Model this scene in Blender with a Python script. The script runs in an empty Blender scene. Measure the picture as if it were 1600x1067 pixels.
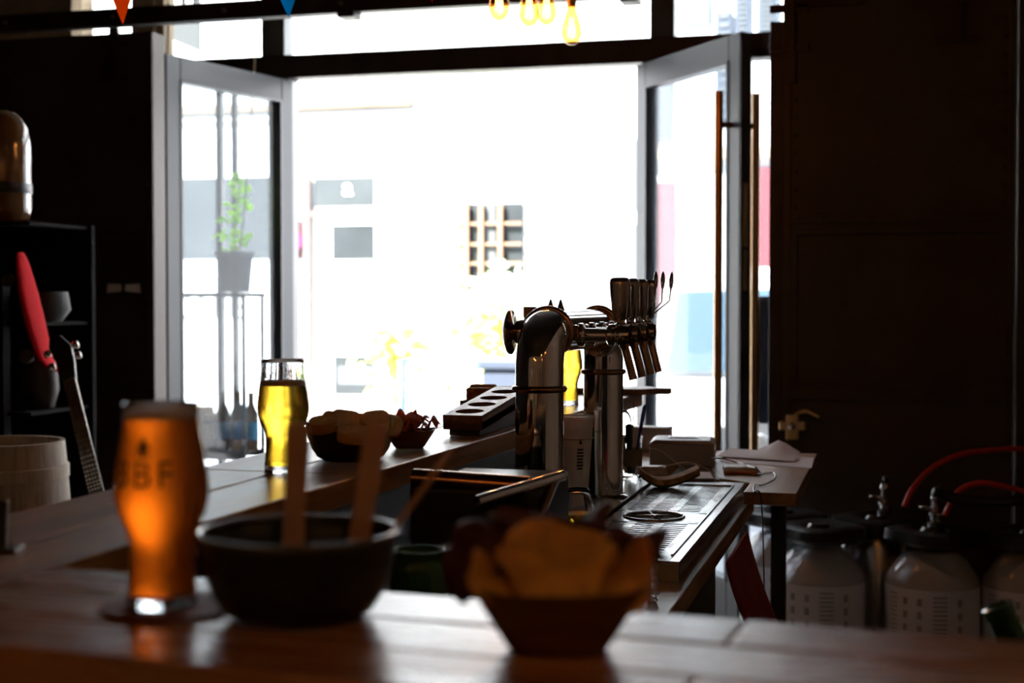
import bpy, bmesh, math, random
from mathutils import Vector, Matrix, Euler
random.seed(7)
R = math.radians; PI = math.pi
S = bpy.context.scene
COL = S.collection

# ------------------------------------------------------------------ camera
YAW, PITCH, CAMZ, F = R(15.1), R(-1.64), 1.34, 2222.0
cd = bpy.data.cameras.new('camera'); cam = bpy.data.objects.new('camera', cd); COL.objects.link(cam)
cam.location = (0, 0, CAMZ); cam.rotation_euler = (R(90) + PITCH, 0, YAW)
cd.sensor_width = 36; cd.lens = F * 36 / 1600; cd.clip_start = .05; cd.clip_end = 200
cd.dof.use_dof = True; cd.dof.focus_distance = 2.62; cd.dof.aperture_fstop = 4.2
S.camera = cam
# ------------------------------------------------------------------ world, sun, exposure
w = bpy.data.worlds.new('world'); S.world = w; w.use_nodes = True
nt = w.node_tree; nt.nodes.clear()
sky = nt.nodes.new('ShaderNodeTexSky'); sky.sky_type = 'HOSEK_WILKIE'; sky.turbidity = 3; sky.ground_albedo = .5
sky.sun_direction = Vector((-.35, -.55, .75)).normalized()
bg = nt.nodes.new('ShaderNodeBackground'); bg.inputs[1].default_value = 7.5
wo = nt.nodes.new('ShaderNodeOutputWorld')
nt.links.new(sky.outputs[0], bg.inputs[0]); nt.links.new(bg.outputs[0], wo.inputs[0])
sd = bpy.data.lights.new('sun', 'SUN'); sd.energy = 40; sd.angle = R(.6); sd.color = (1, .985, .96)
so = bpy.data.objects.new('sun', sd); COL.objects.link(so)
so.rotation_euler = Vector((-.35, -.55, .75)).to_track_quat('Z', 'Y').to_euler(); so.location = (0, 0, 12)
S.view_settings.view_transform = 'Standard'; S.view_settings.look = 'None'
S.view_settings.exposure = 0.32; S.view_settings.gamma = 1; S.view_settings.use_curve_mapping = False
S.cycles.use_denoising = True
S.cycles.max_bounces = 14; S.cycles.transmission_bounces = 12; S.cycles.transparent_max_bounces = 16
S.cycles.diffuse_bounces = 5; S.cycles.glossy_bounces = 5
S.cycles.sample_clamp_indirect = 4.0; S.cycles.blur_glossy = 1.0; S.cycles.caustics_reflective = True

# ------------------------------------------------------------------ measuring helpers: photo pixel -> point on a real plane
_cp, _sp, _cy, _sy = math.cos(PITCH), math.sin(PITCH), math.cos(YAW), math.sin(YAW)
def ray(px, py):
    a, b = (px - 800) / F, (533.5 - py) / F
    fw, up = _cp - b * _sp, b * _cp + _sp
    return Vector((a * _cy - fw * _sy, a * _sy + fw * _cy, up))
def atz(px, py, z):
    r = ray(px, py); t = (z - CAMZ) / r.z; return Vector((r.x * t, r.y * t, z))
def aty(px, py, y):
    r = ray(px, py); t = y / r.y; return Vector((r.x * t, y, CAMZ + r.z * t))
def atd(px, py, Z):
    r = ray(px, py); t = Z / (-r.x * _sy + r.y * _cy); return Vector((r.x * t, r.y * t, CAMZ + r.z * t))

# ------------------------------------------------------------------ materials
MATS = {}
def _n(nt, t, **k):
    n = nt.nodes.new(t)
    for a, b in k.items(): setattr(n, a, b)
    return n
def mat(name, col, rough=.5, metal=0, trans=0, ior=1.45, spec=.5, coat=0, emit=None, es=0, noise=0, nscale=8, stretch=(1, 1, 1), col2=None, bump=0, bscale=30, sss=0, aniso=0, alpha=1):
    if name in MATS: return MATS[name]
    m = bpy.data.materials.new(name); m.use_nodes = True; nt = m.node_tree
    p = nt.nodes['Principled BSDF']; i = p.inputs
    i['Base Color'].default_value = (*col, 1); i['Roughness'].default_value = rough; i['Metallic'].default_value = metal
    i['Transmission Weight'].default_value = trans; i['IOR'].default_value = ior
    i['Specular IOR Level'].default_value = spec; i['Coat Weight'].default_value = coat; i['Coat Roughness'].default_value = .15
    i['Subsurface Weight'].default_value = sss; i['Subsurface Scale'].default_value = .01; i['Alpha'].default_value = alpha
    if emit: i['Emission Color'].default_value = (*emit, 1); i['Emission Strength'].default_value = es
    tc = _n(nt, 'ShaderNodeTexCoord'); mp = _n(nt, 'ShaderNodeMapping'); mp.inputs['Scale'].default_value = stretch
    nt.links.new(tc.outputs['Object'], mp.inputs[0])
    if noise or col2:
        t = _n(nt, 'ShaderNodeTexNoise'); t.inputs['Scale'].default_value = nscale; t.inputs['Detail'].default_value = 6
        nt.links.new(mp.outputs[0], t.inputs[0])
        r = _n(nt, 'ShaderNodeValToRGB'); c2 = col2 or tuple(c * (1 - noise) for c in col)
        r.color_ramp.elements[0].position = .35; r.color_ramp.elements[1].position = .65
        r.color_ramp.elements[0].color = (*c2, 1); r.color_ramp.elements[1].color = (*col, 1)
        nt.links.new(t.outputs[0], r.inputs[0]); nt.links.new(r.outputs[0], i['Base Color'])
    if bump:
        t = _n(nt, 'ShaderNodeTexNoise'); t.inputs['Scale'].default_value = bscale; t.inputs['Detail'].default_value = 5
        nt.links.new(mp.outputs[0], t.inputs[0]); b = _n(nt, 'ShaderNodeBump'); b.inputs['Strength'].default_value = bump
        b.inputs['Distance'].default_value = .01
        nt.links.new(t.outputs[0], b.inputs['Height']); nt.links.new(b.outputs[0], i['Normal'])
    MATS[name] = m; return m
def wood(name, c1, c2, axis='Y', rough=.4, scale=1.0, coat=.0, knots=True):
    if name in MATS: return MATS[name]
    m = bpy.data.materials.new(name); m.use_nodes = True; nt = m.node_tree; L = nt.links.new
    p = nt.nodes['Principled BSDF']; i = p.inputs
    tc = _n(nt, 'ShaderNodeTexCoord'); mp = _n(nt, 'ShaderNodeMapping')
    s = [18 * scale] * 3; s['XYZ'.index(axis)] = 1.3 * scale; mp.inputs['Scale'].default_value = s
    L(tc.outputs['Object'], mp.inputs[0])
    t1 = _n(nt, 'ShaderNodeTexNoise'); t1.inputs['Scale'].default_value = 2; t1.inputs['Detail'].default_value = 8; t1.inputs['Distortion'].default_value = 1.2
    L(mp.outputs[0], t1.inputs[0])
    t2 = _n(nt, 'ShaderNodeTexNoise'); t2.inputs['Scale'].default_value = 3 * scale; t2.inputs['Detail'].default_value = 3
    L(tc.outputs['Object'], t2.inputs[0])
    r = _n(nt, 'ShaderNodeValToRGB'); r.color_ramp.elements[0].color = (*c2, 1); r.color_ramp.elements[1].color = (*c1, 1)
    r.color_ramp.elements[0].position = .32; r.color_ramp.elements[1].position = .66
    L(t1.outputs[0], r.inputs[0])
    mx = _n(nt, 'ShaderNodeMixRGB', blend_type='MULTIPLY'); mx.inputs[0].default_value = .7
    r2 = _n(nt, 'ShaderNodeValToRGB'); r2.color_ramp.elements[0].color = (.45, .4, .36, 1); r2.color_ramp.elements[0].position = .3; r2.color_ramp.elements[1].position = .6
    L(t2.outputs[0], r2.inputs[0]); L(r.outputs[0], mx.inputs[1]); L(r2.outputs[0], mx.inputs[2]); L(mx.outputs[0], i['Base Color'])
    mr = _n(nt, 'ShaderNodeMapRange'); mr.inputs[3].default_value = rough - .08; mr.inputs[4].default_value = rough + .12
    L(t1.outputs[0], mr.inputs[0]); L(mr.outputs[0], i['Roughness'])
    b = _n(nt, 'ShaderNodeBump'); b.inputs['Strength'].default_value = .25; b.inputs['Distance'].default_value = .004
    L(t1.outputs[0], b.inputs['Height']); L(b.outputs[0], i['Normal']); i['Coat Weight'].default_value = 0; i['Specular IOR Level'].default_value = .38
    MATS[name] = m; return m
def paneglass(name, tint=(1, 1, 1), refl=1.0, haze=.0):
    if name in MATS: return MATS[name]
    m = bpy.data.materials.new(name); m.use_nodes = True; nt = m.node_tree; nt.nodes.clear(); L = nt.links.new
    o = _n(nt, 'ShaderNodeOutputMaterial'); tr = _n(nt, 'ShaderNodeBsdfTransparent'); tr.inputs[0].default_value = (*tint, 1)
    g = _n(nt, 'ShaderNodeBsdfGlossy'); g.inputs['Roughness'].default_value = .02
    lw = _n(nt, 'ShaderNodeLayerWeight'); pw = _n(nt, 'ShaderNodeMath', operation='POWER'); pw.inputs[1].default_value = 5
    L(lw.outputs['Facing'], pw.inputs[0]); lw.inputs[0].default_value = .5
    mul = _n(nt, 'ShaderNodeMath', operation='MULTIPLY_ADD'); mul.inputs[1].default_value = .9 * refl; mul.inputs[2].default_value = .035 * refl
    L(pw.outputs[0], mul.inputs[0]); mx = _n(nt, 'ShaderNodeMixShader'); L(mul.outputs[0], mx.inputs[0]); L(tr.outputs[0], mx.inputs[1]); L(g.outputs[0], mx.inputs[2])
    last = mx
    if haze:
        d = _n(nt, 'ShaderNodeBsdfTranslucent'); d.inputs[0].default_value = (.9, .92, .95, 1)
        m2 = _n(nt, 'ShaderNodeMixShader'); m2.inputs[0].default_value = haze; L(mx.outputs[0], m2.inputs[1]); L(d.outputs[0], m2.inputs[2]); last = m2
    L(last.outputs[0], o.inputs[0]); MATS[name] = m; return m

M = dict(
 blackpaint=mat('black_paint', (.018, .015, .013), .5, noise=.3, nscale=4, bump=.1),
 panel=mat('panel_steel', (.05, .036, .028), .5, metal=.3, noise=.35, nscale=3, bump=.12, bscale=12),
 rust=mat('dark_rusty_steel', (.045, .03, .025), .5, metal=.5, noise=.4, nscale=9, bump=.15),
 frame=mat('grey_aluminium_paint', (.055, .058, .07), .38, coat=.2),
 doorleaf=mat('door_leaf_paint', (.032, .035, .045), .45, coat=.1),
 bronze=mat('bronze_tube', (.42, .22, .09), .3, metal=1),
 chrome=mat('polished_steel', (.80, .75, .70), .07, metal=1, bump=.02, bscale=6),
 chromed=mat('dark_polished_steel', (.42, .36, .32), .12, metal=1),
 copper=mat('copper_ring', (.40, .22, .13), .22, metal=1),
 steel=mat('brushed_steel', (.55, .55, .54), .22, metal=1, bump=.05, bscale=40, stretch=(1, .1, 1)),
 steelwet=mat('worn_wet_steel', (.5, .5, .49), .2, metal=1, col2=(.34, .34, .33), nscale=14, bump=.35, bscale=22),
 black=mat('black_plastic', (.012, .012, .013), .35),
 blackmatte=mat('black_matte', (.02, .02, .02), .7),
 bowl=mat('black_ceramic', (.017, .018, .016), .38),
 barwood=wood('bar_pine', (.54, .27, .115), (.27, .125, .05), 'Y', .30, 1.0, .1),
 nearwood=wood('bar_pine_across', (.54, .27, .115), (.27, .125, .05), 'X', .25, 1.0, .15),
 counterwood=wood('counter_oak', (.40, .22, .10), (.25, .12, .05), 'Y', .4, 1.3),
 tablewood=wood('table_oak', (.42, .24, .12), (.28, .15, .07), 'Y', .35, 1.3),
 boatwood=wood('boat_wood', (.20, .085, .035), (.10, .04, .018), 'X', .45, 3),
 walnut=wood('walnut', (.30, .16, .10), (.17, .08, .05), 'Y', .42, 3),
 utensil=wood('utensil_wood', (.66, .43, .31), (.52, .32, .22), 'Z', .55, 3),
 barrel=wood('barrel_oak', (.62, .52, .40), (.44, .35, .25), 'Z', .6, 2),
 bread=mat('bread_crust', (.62, .34, .13), .8, sss=.4, col2=(.78, .56, .32), nscale=22, bump=.5, bscale=60),
 crumb=mat('bread_crumb', (.85, .66, .42), .85, noise=.25, nscale=60, bump=.6, bscale=120, sss=.4),
 toast=mat('rusk', (.62, .27, .09), .8, col2=(.42, .16, .05), nscale=30, bump=.5, bscale=80),
 chip=mat('potato_chip', (.95, .52, .13), .45, noise=.45, nscale=30, bump=.3, sss=.3),
 purple=mat('purple_chip', (.045, .014, .03), .5, col2=(.11, .03, .035), nscale=20, bump=.3),
 ham=mat('cured_ham', (.42, .05, .035), .35, col2=(.72, .30, .20), nscale=26, sss=.3),
 fat=mat('ham_fat', (.85, .62, .48), .4, sss=.2),
 white=mat('white_plastic', (.75, .74, .72), .4), whitep=mat('white_paper', (.88, .86, .94), .8),
 beige=mat('beige_enamel', (.38, .31, .27), .4), dark=mat('dark_ink', (.03, .03, .03), .6),
 red=mat('red_gloss', (.50, .006, .012), .85, spec=.05), rack=mat('rack_black', (.006, .005, .005), .85, spec=.1), redhose=mat('red_hose', (.55, .03, .015), .35),
 orange=mat('orange_cloth', (.85, .22, .02), .8), blue=mat('blue_cloth', (.03, .42, .68), .8), redc=mat('red_cloth', (.65, .02, .02), .8),
 coaster=mat('coaster_card', (.22, .055, .04), .7, noise=.4, nscale=50),
 glass=mat('clear_glass', (1, 1, 1), .0, trans=1, ior=1.45), frost=mat('frosted_cup', (.80, .76, .72), .35, trans=.25, sss=.2),
 green=mat('green_glass', (.05, .16, .06), .08, trans=.6), beer=mat('lager', (1.0, .60, .04), .22, trans=1, ior=1.33),
 ipa=mat('hazy_ipa', (.82, .15, .005), .5, trans=.92, ior=1.33), foam=mat('beer_foam', (.82, .68, .55), .8, sss=.3, bump=.4, bscale=300),
 amber=mat('amber_bulb_glass', (1, .72, .34), .0, trans=1, ior=1.1),
 plaster=mat('sunlit_plaster', (.86, .87, .88), .9, noise=.05, nscale=2), stone=mat('stone', (.42, .32, .22), .9, noise=.4, nscale=5, bump=.5, bscale=8),
 street=mat('street_asphalt', (.42, .42, .43), .9, noise=.15, nscale=6), pave=mat('pavement', (.62, .61, .61), .9, noise=.12, nscale=5),
 leaf=mat('leaf_green', (.50, .72, .16), .5, noise=.3, nscale=6, sss=.0), leafp=mat('pale_leaf', (.80, .85, .55), .5), pot=mat('dark_grey_pot', (.10, .11, .13), .5),
 extglass=mat('street_window_glass', (.035, .04, .042), .3, noise=.3, nscale=2), whitewood=mat('white_joinery', (.9, .9, .88), .6), pinkwood=mat('faded_pink_joinery', (.115, .088, .08), .7),
 pink=mat('pink_sign', (.20, .02, .12), .5), wine=mat('wine_paint', (.05, .010, .016), .5), redgate=mat('red_garage_paint', (.12, .014, .022), .6),
 bluegrey=mat('blue_grey_paint', (.04, .052, .075), .6), lightgrey=mat('light_grey_panel', (.088, .096, .102), .5), navy=mat('navy_paint', (.02, .04, .09), .4),
 carwhite=mat('white_car_paint', (.85, .85, .85), .25, coat=.6), carglass=mat('car_window', (.05, .09, .13), .08), rubber=mat('tyre_rubber', (.02, .02, .02), .8),
 twine=mat('pale_twine', (.62, .50, .32), .8), sponge=mat('sponge', (.45, .23, .08), .9, noise=.5, nscale=60, bump=1, bscale=90), scour=mat('green_scourer', (.02, .07, .04), .9),
 towel=mat('dark_red_towel', (.22, .02, .02), .95, bump=.5, bscale=120), film=mat('plastic_film', (.9, .9, .92), .12, trans=.8, bump=.8, bscale=30),
 kegplastic=mat('clear_keg_plastic', (.90, .94, 1.0), .08, trans=.5, ior=1.3, bump=.25, bscale=14), label=mat('keg_label', (.84, .90, 1.0), .35, coat=1),
 guitarblue=mat('guitar_blue', (.06, .13, .28), .25, coat=.5), fret=mat('fretboard', (.09, .045, .035), .5), neck=mat('guitar_neck', (.35, .16, .07), .35),
 penblue=mat('pen_blue', (.02, .04, .30), .3), yellow=mat('yellow_plastic', (.7, .6, .1), .4), copperbrass=mat('brass', (.65, .42, .20), .3, metal=1),
 pane=paneglass('window_pane', (.97, .985, .98), 1.0, .0), dirtypane=paneglass('dusty_pane', (.92, .94, .95), 1.0, .03),
)
# ------------------------------------------------------------------ mesh helpers
def link(name, bm, m, parent=None, smooth=False, loc=None, bevel=0, auto=None, sub=0):
    me = bpy.data.meshes.new(name); bm.normal_update(); bm.to_mesh(me); bm.free()
    for mm in (m if isinstance(m, (list, tuple)) else [m]): me.materials.append(mm)
    if smooth:
        me.polygons.foreach_set('use_smooth', [True] * len(me.polygons))
    o = bpy.data.objects.new(name, me); COL.objects.link(o)
    if parent: o.parent = parent
    if loc is not None: o.location = loc
    if bevel:
        b = o.modifiers.new('bevel', 'BEVEL'); b.width = bevel; b.segments = 2; b.limit_method = 'ANGLE'; b.angle_limit = R(40)
    if sub:
        b = o.modifiers.new('sub', 'SUBSURF'); b.levels = sub; b.render_levels = sub
    if smooth and auto: me.set_sharp_from_angle(angle=R(auto))
    return o
def tag(o, label, cat, group=None, kind=None):
    o['label'] = label; o['category'] = cat
    if group: o['group'] = group
    if kind: o['kind'] = kind
    return o
def thing(name, loc, label, cat, group=None, rz=0):
    o = bpy.data.objects.new(name, None); COL.objects.link(o); o.location = loc; o.rotation_euler = (0, 0, rz); o.empty_display_size = .05
    return tag(o, label, cat, group)
def struct(o): o['kind'] = 'structure'; return o
def box(bm, a, b, mtx=None, mi=0):
    x0, y0, z0 = a; x1, y1, z1 = b
    v = [bm.verts.new(p) for p in ((x0, y0, z0), (x1, y0, z0), (x1, y1, z0), (x0, y1, z0), (x0, y0, z1), (x1, y0, z1), (x1, y1, z1), (x0, y1, z1))]
    if mtx: 
        for q in v: q.co = mtx @ q.co
    for f in ((3, 2, 1, 0), (4, 5, 6, 7), (0, 1, 5, 4), (1, 2, 6, 5), (2, 3, 7, 6), (3, 0, 4, 7)):
        bm.faces.new([v[k] for k in f]).material_index = mi
    return bm
def B(*boxes, mtx=None):
    bm = bmesh.new()
    for a, b in boxes: box(bm, a, b, mtx)
    return bm
def prism(bm, pts, z0, z1, mi=0):
    a = [bm.verts.new((x, y, z0)) for x, y in pts]; b = [bm.verts.new((x, y, z1)) for x, y in pts]; n = len(pts)
    fs = [bm.faces.new(b), bm.faces.new(a[::-1])]
    for k in range(n): fs.append(bm.faces.new((a[k], a[(k + 1) % n], b[(k + 1) % n], b[k])))
    for f in fs: f.material_index = mi
    return bm
def lathe(prof, seg=48, bm=None, c=(0, 0, 0), mtx=None, ripple=None):
    bm = bm or bmesh.new(); rings = []; c = Vector(c)
    for r, z in prof:
        if r < 1e-6: rings.append([bm.verts.new(c + Vector((0, 0, z)))])
        else: rings.append([bm.verts.new(c + Vector((r * math.cos(2 * PI * k / seg), r * math.sin(2 * PI * k / seg), z))) for k in range(seg)])
    for a, b in zip(rings, rings[1:]):
        for k in range(seg):
            j = (k + 1) % seg
            if len(a) == 1 and len(b) == 1: continue
            if len(a) == 1: bm.faces.new((a[0], b[j], b[k]))
            elif len(b) == 1: bm.faces.new((a[k], a[j], b[0]))
            else: bm.faces.new((a[k], a[j], b[j], b[k]))
    if mtx: bmesh.ops.transform(bm, matrix=mtx, verts=[v for rg in rings for v in rg])
    return bm
def tube(path, rad, seg=12, bm=None, cap=True, flat=1.0, mi=0):
    bm = bm or bmesh.new(); P = [Vector(p) for p in path]; n = len(P); rings = []
    rr = rad if isinstance(rad, (list, tuple)) else [rad] * n
    t0 = (P[1] - P[0]).normalized(); up = Vector((0, 0, 1)) if abs(t0.z) < .9 else Vector((1, 0, 0))
    u = t0.cross(up).normalized()
    for k in range(n):
        t = ((P[min(k + 1, n - 1)] - P[max(k - 1, 0)])).normalized()
        u = (u - t * u.dot(t)).normalized(); v = t.cross(u)
        rings.append([bm.verts.new(P[k] + (u * math.cos(2 * PI * q / seg) + v * flat * math.sin(2 * PI * q / seg)) * rr[k]) for q in range(seg)])
    for a, b in zip(rings, rings[1:]):
        for q in range(seg): bm.faces.new((a[q], a[(q + 1) % seg], b[(q + 1) % seg], b[q])).material_index = mi
    if cap:
        bm.faces.new(rings[0][::-1]).material_index = mi; bm.faces.new(rings[-1]).material_index = mi
    return bm
def spline(pts, n=12):
    P = [Vector(p) for p in pts]; out = []
    Q = [P[0] * 2 - P[1]] + P + [P[-1] * 2 - P[-2]]
    for i in range(1, len(Q) - 2):
        for k in range(n):
            t = k / n; a, b, c, d = Q[i - 1], Q[i], Q[i + 1], Q[i + 2]
            out.append(.5 * ((2 * b) + (c - a) * t + (2 * a - 5 * b + 4 * c - d) * t * t + (3 * b - a - 3 * c + d) * t ** 3))
    out.append(P[-1]); return out
def torus(Rr, r, c=(0, 0, 0), mtx=None, seg=40, s2=12, bm=None):
    bm = bm or bmesh.new(); rings = []
    for k in range(seg):
        a = 2 * PI * k / seg
        ring = []
        for q in range(s2):
            b = 2 * PI * q / s2
            v = Vector(((Rr + r * math.cos(b)) * math.cos(a), (Rr + r * math.cos(b)) * math.sin(a), r * math.sin(b)))
            if mtx: v = mtx @ v
            ring.append(bm.verts.new(v + Vector(c)))
        rings.append(ring)
    for k in range(seg):
        a, b = rings[k], rings[(k + 1) % seg]
        for q in range(s2): bm.faces.new((a[q], b[q], b[(q + 1) % s2], a[(q + 1) % s2]))
    return bm
def cyl(bm, p0, p1, r, seg=20): return tube([p0, p1], r, seg, bm)
def textmesh(s, size, ext=0.0, align='CENTER'):
    c = bpy.data.curves.new('t', 'FONT'); c.body = s; c.size = size; c.extrude = ext; c.align_x = align
    o = bpy.data.objects.new('t', c); COL.objects.link(o)
    dg = bpy.context.evaluated_depsgraph_get(); dg.update()
    me = bpy.data.meshes.new_from_object(o.evaluated_get(dg)); bm = bmesh.new(); bm.from_mesh(me)
    bpy.data.objects.remove(o); bpy.data.curves.remove(c); bpy.data.meshes.remove(me); return bm
def copy_tree(o, parent=None):
    c = o.copy(); COL.objects.link(c); c.parent = parent
    for ch in list(o.children): copy_tree(ch, c)
    return c
def solid(bm, th): 
    bmesh.ops.recalc_face_normals(bm, faces=bm.faces[:]); bmesh.ops.solidify(bm, geom=bm.faces[:], thickness=th); return bm

SY = 6.35                    # the shop front plane
# ================================================================== room shell
def cloth(name, col):
    m = bpy.data.materials.new(name); m.use_nodes = True; nt = m.node_tree; nt.nodes.clear(); o = _n(nt, 'ShaderNodeOutputMaterial'); a = _n(nt, 'ShaderNodeBsdfDiffuse'); b = _n(nt, 'ShaderNodeBsdfTranslucent'); x = _n(nt, 'ShaderNodeMixShader')
    a.inputs[0].default_value = b.inputs[0].default_value = (*col, 1); x.inputs[0].default_value = .6; nt.links.new(a.outputs[0], x.inputs[1]); nt.links.new(b.outputs[0], x.inputs[2]); nt.links.new(x.outputs[0], o.inputs[0]); return m
M['orange_f'] = cloth('orange_flag', (.95, .25, .01)); M['blue_f'] = cloth('blue_flag', (.01, .45, .75)); M['red_f'] = cloth('red_flag', (.8, .02, .02)); M['leaf'] = cloth('sunlit_leaves', (.62, .80, .20)); M['leafp'] = cloth('pale_leaves', (.85, .9, .6))
struct(link('floor', B(((-4.8, -2.6, -.1), (1.9, 6.5, 0))), mat('floor_concrete', (.20, .16, .13), .6, noise=.3, nscale=3)))
struct(link('ceiling', B(((-4.8, -2.6, 3.25), (1.9, 6.5, 3.4))), M['blackpaint']))
struct(link('wall_left', B(((-4.8, -2.6, 0), (-4.65, 6.5, 3.25))), M['blackpaint']))
struct(link('wall_right', B(((1.75, -2.6, 0), (1.9, 6.5, 3.25))), mat('grey_wall', (.36, .27, .20), .8, noise=.2, nscale=2)))
struct(link('wall_back', B(((-4.65, -2.6, 0), (1.75, -2.45, 3.25))), mat('brown_wall', (.42, .27, .17), .8, noise=.4, nscale=2)))
struct(link('wall_front', B(((-4.65, SY - .08, 0), (-3.95, SY + .12, 3.25)), ((-3.95, SY - .08, 0), (-3.50, SY + .12, 2.44)), ((-3.62, SY - .08, 2.44), (-3.50, SY + .12, 3.25)),
    ((-.05, SY - .08, 0), (1.75, SY + .12, 3.25)), ((-3.95, SY - .08, 3.12), (-.05, SY + .12, 3.25))), M['stone']))
# shop front frame: lintel, mullions
struct(link('trim_1', B(((-3.5, SY - .06, 2.40), (-.05, SY + .06, 2.51))), M['rust'], bevel=.006))
struct(link('trim_2', B(((-2.86, SY - .06, 0), (-2.80, SY + .06, 2.40)), ((-2.945, SY - .05, 2.51), (-2.825, SY + .05, 3.12))), M['frame'], bevel=.004))
struct(link('trim_3', B(((-1.10, SY - .06, 0), (-1.065, SY + .06, 2.40)), ((-1.065, SY - .05, 2.51), (-.955, SY + .05, 3.12))), M['frame'], bevel=.004))
struct(link('trim_4', B(((-3.5, SY - .05, 0), (-3.46, SY + .05, 3.12))), M['stone'], bevel=.004))
struct(link('trim_5', B(((-.09, SY - .05, 0), (-.05, SY + .05, 3.12))), M['frame'], bevel=.004))
pA, pB = aty(345, 400, SY).x, aty(368, 400, SY).x
struct(link('trim_6', B(((pA - .014, SY - .02, 0), (pA + .014, SY + .02, 2.40)), ((pB - .01, SY - .02, 0), (pB + .01, SY + .02, 2.40))), M['frame']))
for k, (x0, x1, z0, z1, mm) in enumerate([(-3.46, -2.86, .08, 2.40, 'dirtypane'), (-1.065, -.09, .08, 2.40, 'dirtypane'), (-3.46, -2.945, 2.51, 3.12, 'pane'), (-2.825, -1.065, 2.51, 3.12, 'pane'), (-.955, -.09, 2.51, 3.12, 'pane'), (-3.95, -3.62, 2.44, 3.12, 'pane')]):
    struct(link('window_%d' % (k + 1), B(((x0, SY - .004, z0), (x1, SY + .004, z1))), M[mm]))
struct(link('trim_7', B(((-3.46, SY - .05, 0), (-2.86, SY + .05, .08)), ((-1.065, SY - .05, 0), (-.09, SY + .05, .08))), M['frame']))

struct(link('trim_9', B(((-.62, SY - .04, .80), (-.09, SY - .012, 1.36))), M['navy']))
# ------------------------------------------------------------------ glazed door leaves (hinge at origin, leaf along +X)
def leaf(num, hinge, ang, mirror, handle):
    r = bpy.data.objects.new('door_%d' % num, None); COL.objects.link(r); r.location = hinge; r.rotation_euler = (0, 0, ang); r['kind'] = 'structure'
    L, H, t, s = .86, 2.385, .055, .085
    y0, y1 = -t / 2, t / 2
    link('door_frame', B(((0, y0, .03), (s, y1, H)), ((L - s, y0, .03), (L, y1, H)), ((s, y0, H - .10), (L - s, y1, H)), ((s, y0, .03), (L - s, y1, .22))), M['doorleaf'], r, bevel=.004)
    link('glazing_bead', B(((s, y0 - .004, .22), (s + .012, y1 + .004, H - .10)), ((L - s - .012, y0 - .004, .22), (L - s, y1 + .004, H - .10)), ((s, y0 - .004, H - .112), (L - s, y1 + .004, H - .10)), ((s, y0 - .004, .22), (L - s, y1 + .004, .232))), M['doorleaf'] if mirror else M['frame'], r)
    link('door_glass', B(((s, -.006, .22), (L - s, .006, H - .1))), M['dirtypane'], r)
    if handle:
        for sd_ in (-1, 1):
            yy = sd_ * .085; bm = cyl(bmesh.new(), (L - .06, yy, .55), (L - .06, yy, 2.16), .017)
            cyl(bm, (L - .06, sd_ * t / 2, 2.03), (L - .06, yy, 2.03), .012); cyl(bm, (L - .06, sd_ * t / 2, .68), (L - .06, yy, .68), .012)
            h = link('pull_handle', bm, M['bronze'], r, smooth=True, auto=40)
        link('lock_plate', B(((L, -.011, 1.55), (L + .003, .011, 1.80)), ((L, -.008, 1.38), (L + .002, .008, 1.54))), M['copperbrass'], r)
        link('seal', B(((L, -.026, .05), (L + .004, -.020, H - .02)), ((L, .018, .05), (L + .004, .024, H - .02))), M['black'], r)
    return r
hl, hr = Vector((-2.80, SY - .06, 0)), Vector((-1.10, SY - .06, 0))
leaf(1, hl, math.atan2(-.97, -.245), False, False)
leaf(2, hr, math.atan2(-.788, .616), True, True)

# ------------------------------------------------------------------ sliding-door rail and riveted steel doors
RY = 5.25
rail = thing('door_rail', (-1.4, RY, 2.50), 'long dark steel rail crossing the whole top of the view in front of the windows', 'rail')
link('rail_bar', B(((-3.2, -.03, -.035), (3.1, .03, .035))), M['rust'], rail, bevel=.003)
for k in range(9): link('bolt', lathe([(0, .012), (.009, .012), (.009, 0)], 10, mtx=Matrix.Translation((-2.2 + k * .5, -.03, 0)) @ Matrix.Rotation(R(90), 4, 'X')), M['lightgrey'], rail)
for px in (545, 985):
    q = aty(px, 30, RY); link('rail_clamp', B(((q.x + 1.4 - .035, -.04, -.055), (q.x + 1.4 + .035, .05, -.025))), M['rust'], rail, bevel=.003)
def panel(x0, x1, lab, hang, name='sliding_steel_door'):
    t = thing(name, (x0, RY + .03, 0), lab, 'steel door'); W, H = x1 - x0, 2.445
    link('door_slab', B(((0, 0, .05), (W, .10, H))), M['panel'], t, bevel=.004)
    bm = B(((.03, -.008, 1.62), (W - .02, 0, 1.655)), ((.03, -.010, .98), (W - .02, 0, 1.02)), ((.03, -.008, 1.06), (.055, 0, 1.60)), ((W - .05, -.008, 1.06), (W - .02, 0, 1.60)), ((0, -.006, .05), (.03, 0, H)), ((W - .02, -.006, .05), (W, 0, H)), ((.03, -.012, 1.58), (W - .02, 0, 1.60)))
    link('riveted_strap', bm, M['panel'], t, bevel=.002)
    bm = bmesh.new()
    for k in range(12):
        for xx in (.045, W - .035): lathe([(0, .006), (.006, .004), (.008, 0)], 8, bm, mtx=Matrix.Translation((xx, 0, 1.68 + k * .065)) @ Matrix.Rotation(R(90), 4, 'X'))
    for k in range(9): lathe([(0, .006), (.006, .004), (.008, 0)], 8, bm, mtx=Matrix.Translation((.06 + k * (W - .12) / 8, -.006, 1.638)) @ Matrix.Rotation(R(90), 4, 'X'))
    rv = link('rivet', bm, M['rust'], t); rv['kind'] = 'stuff'
    for hx in hang:
        link('hanger_bracket', B(((hx - .02, -.02, H - .20), (hx + .02, 0, H + .018)), ((hx - .07, -.012, H - .20), (hx + .07, 0, H - .17)), ((hx - .07, -.012, H - .06), (hx + .07, 0, H - .03))), M['rust'], t, bevel=.002)
    return t
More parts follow.
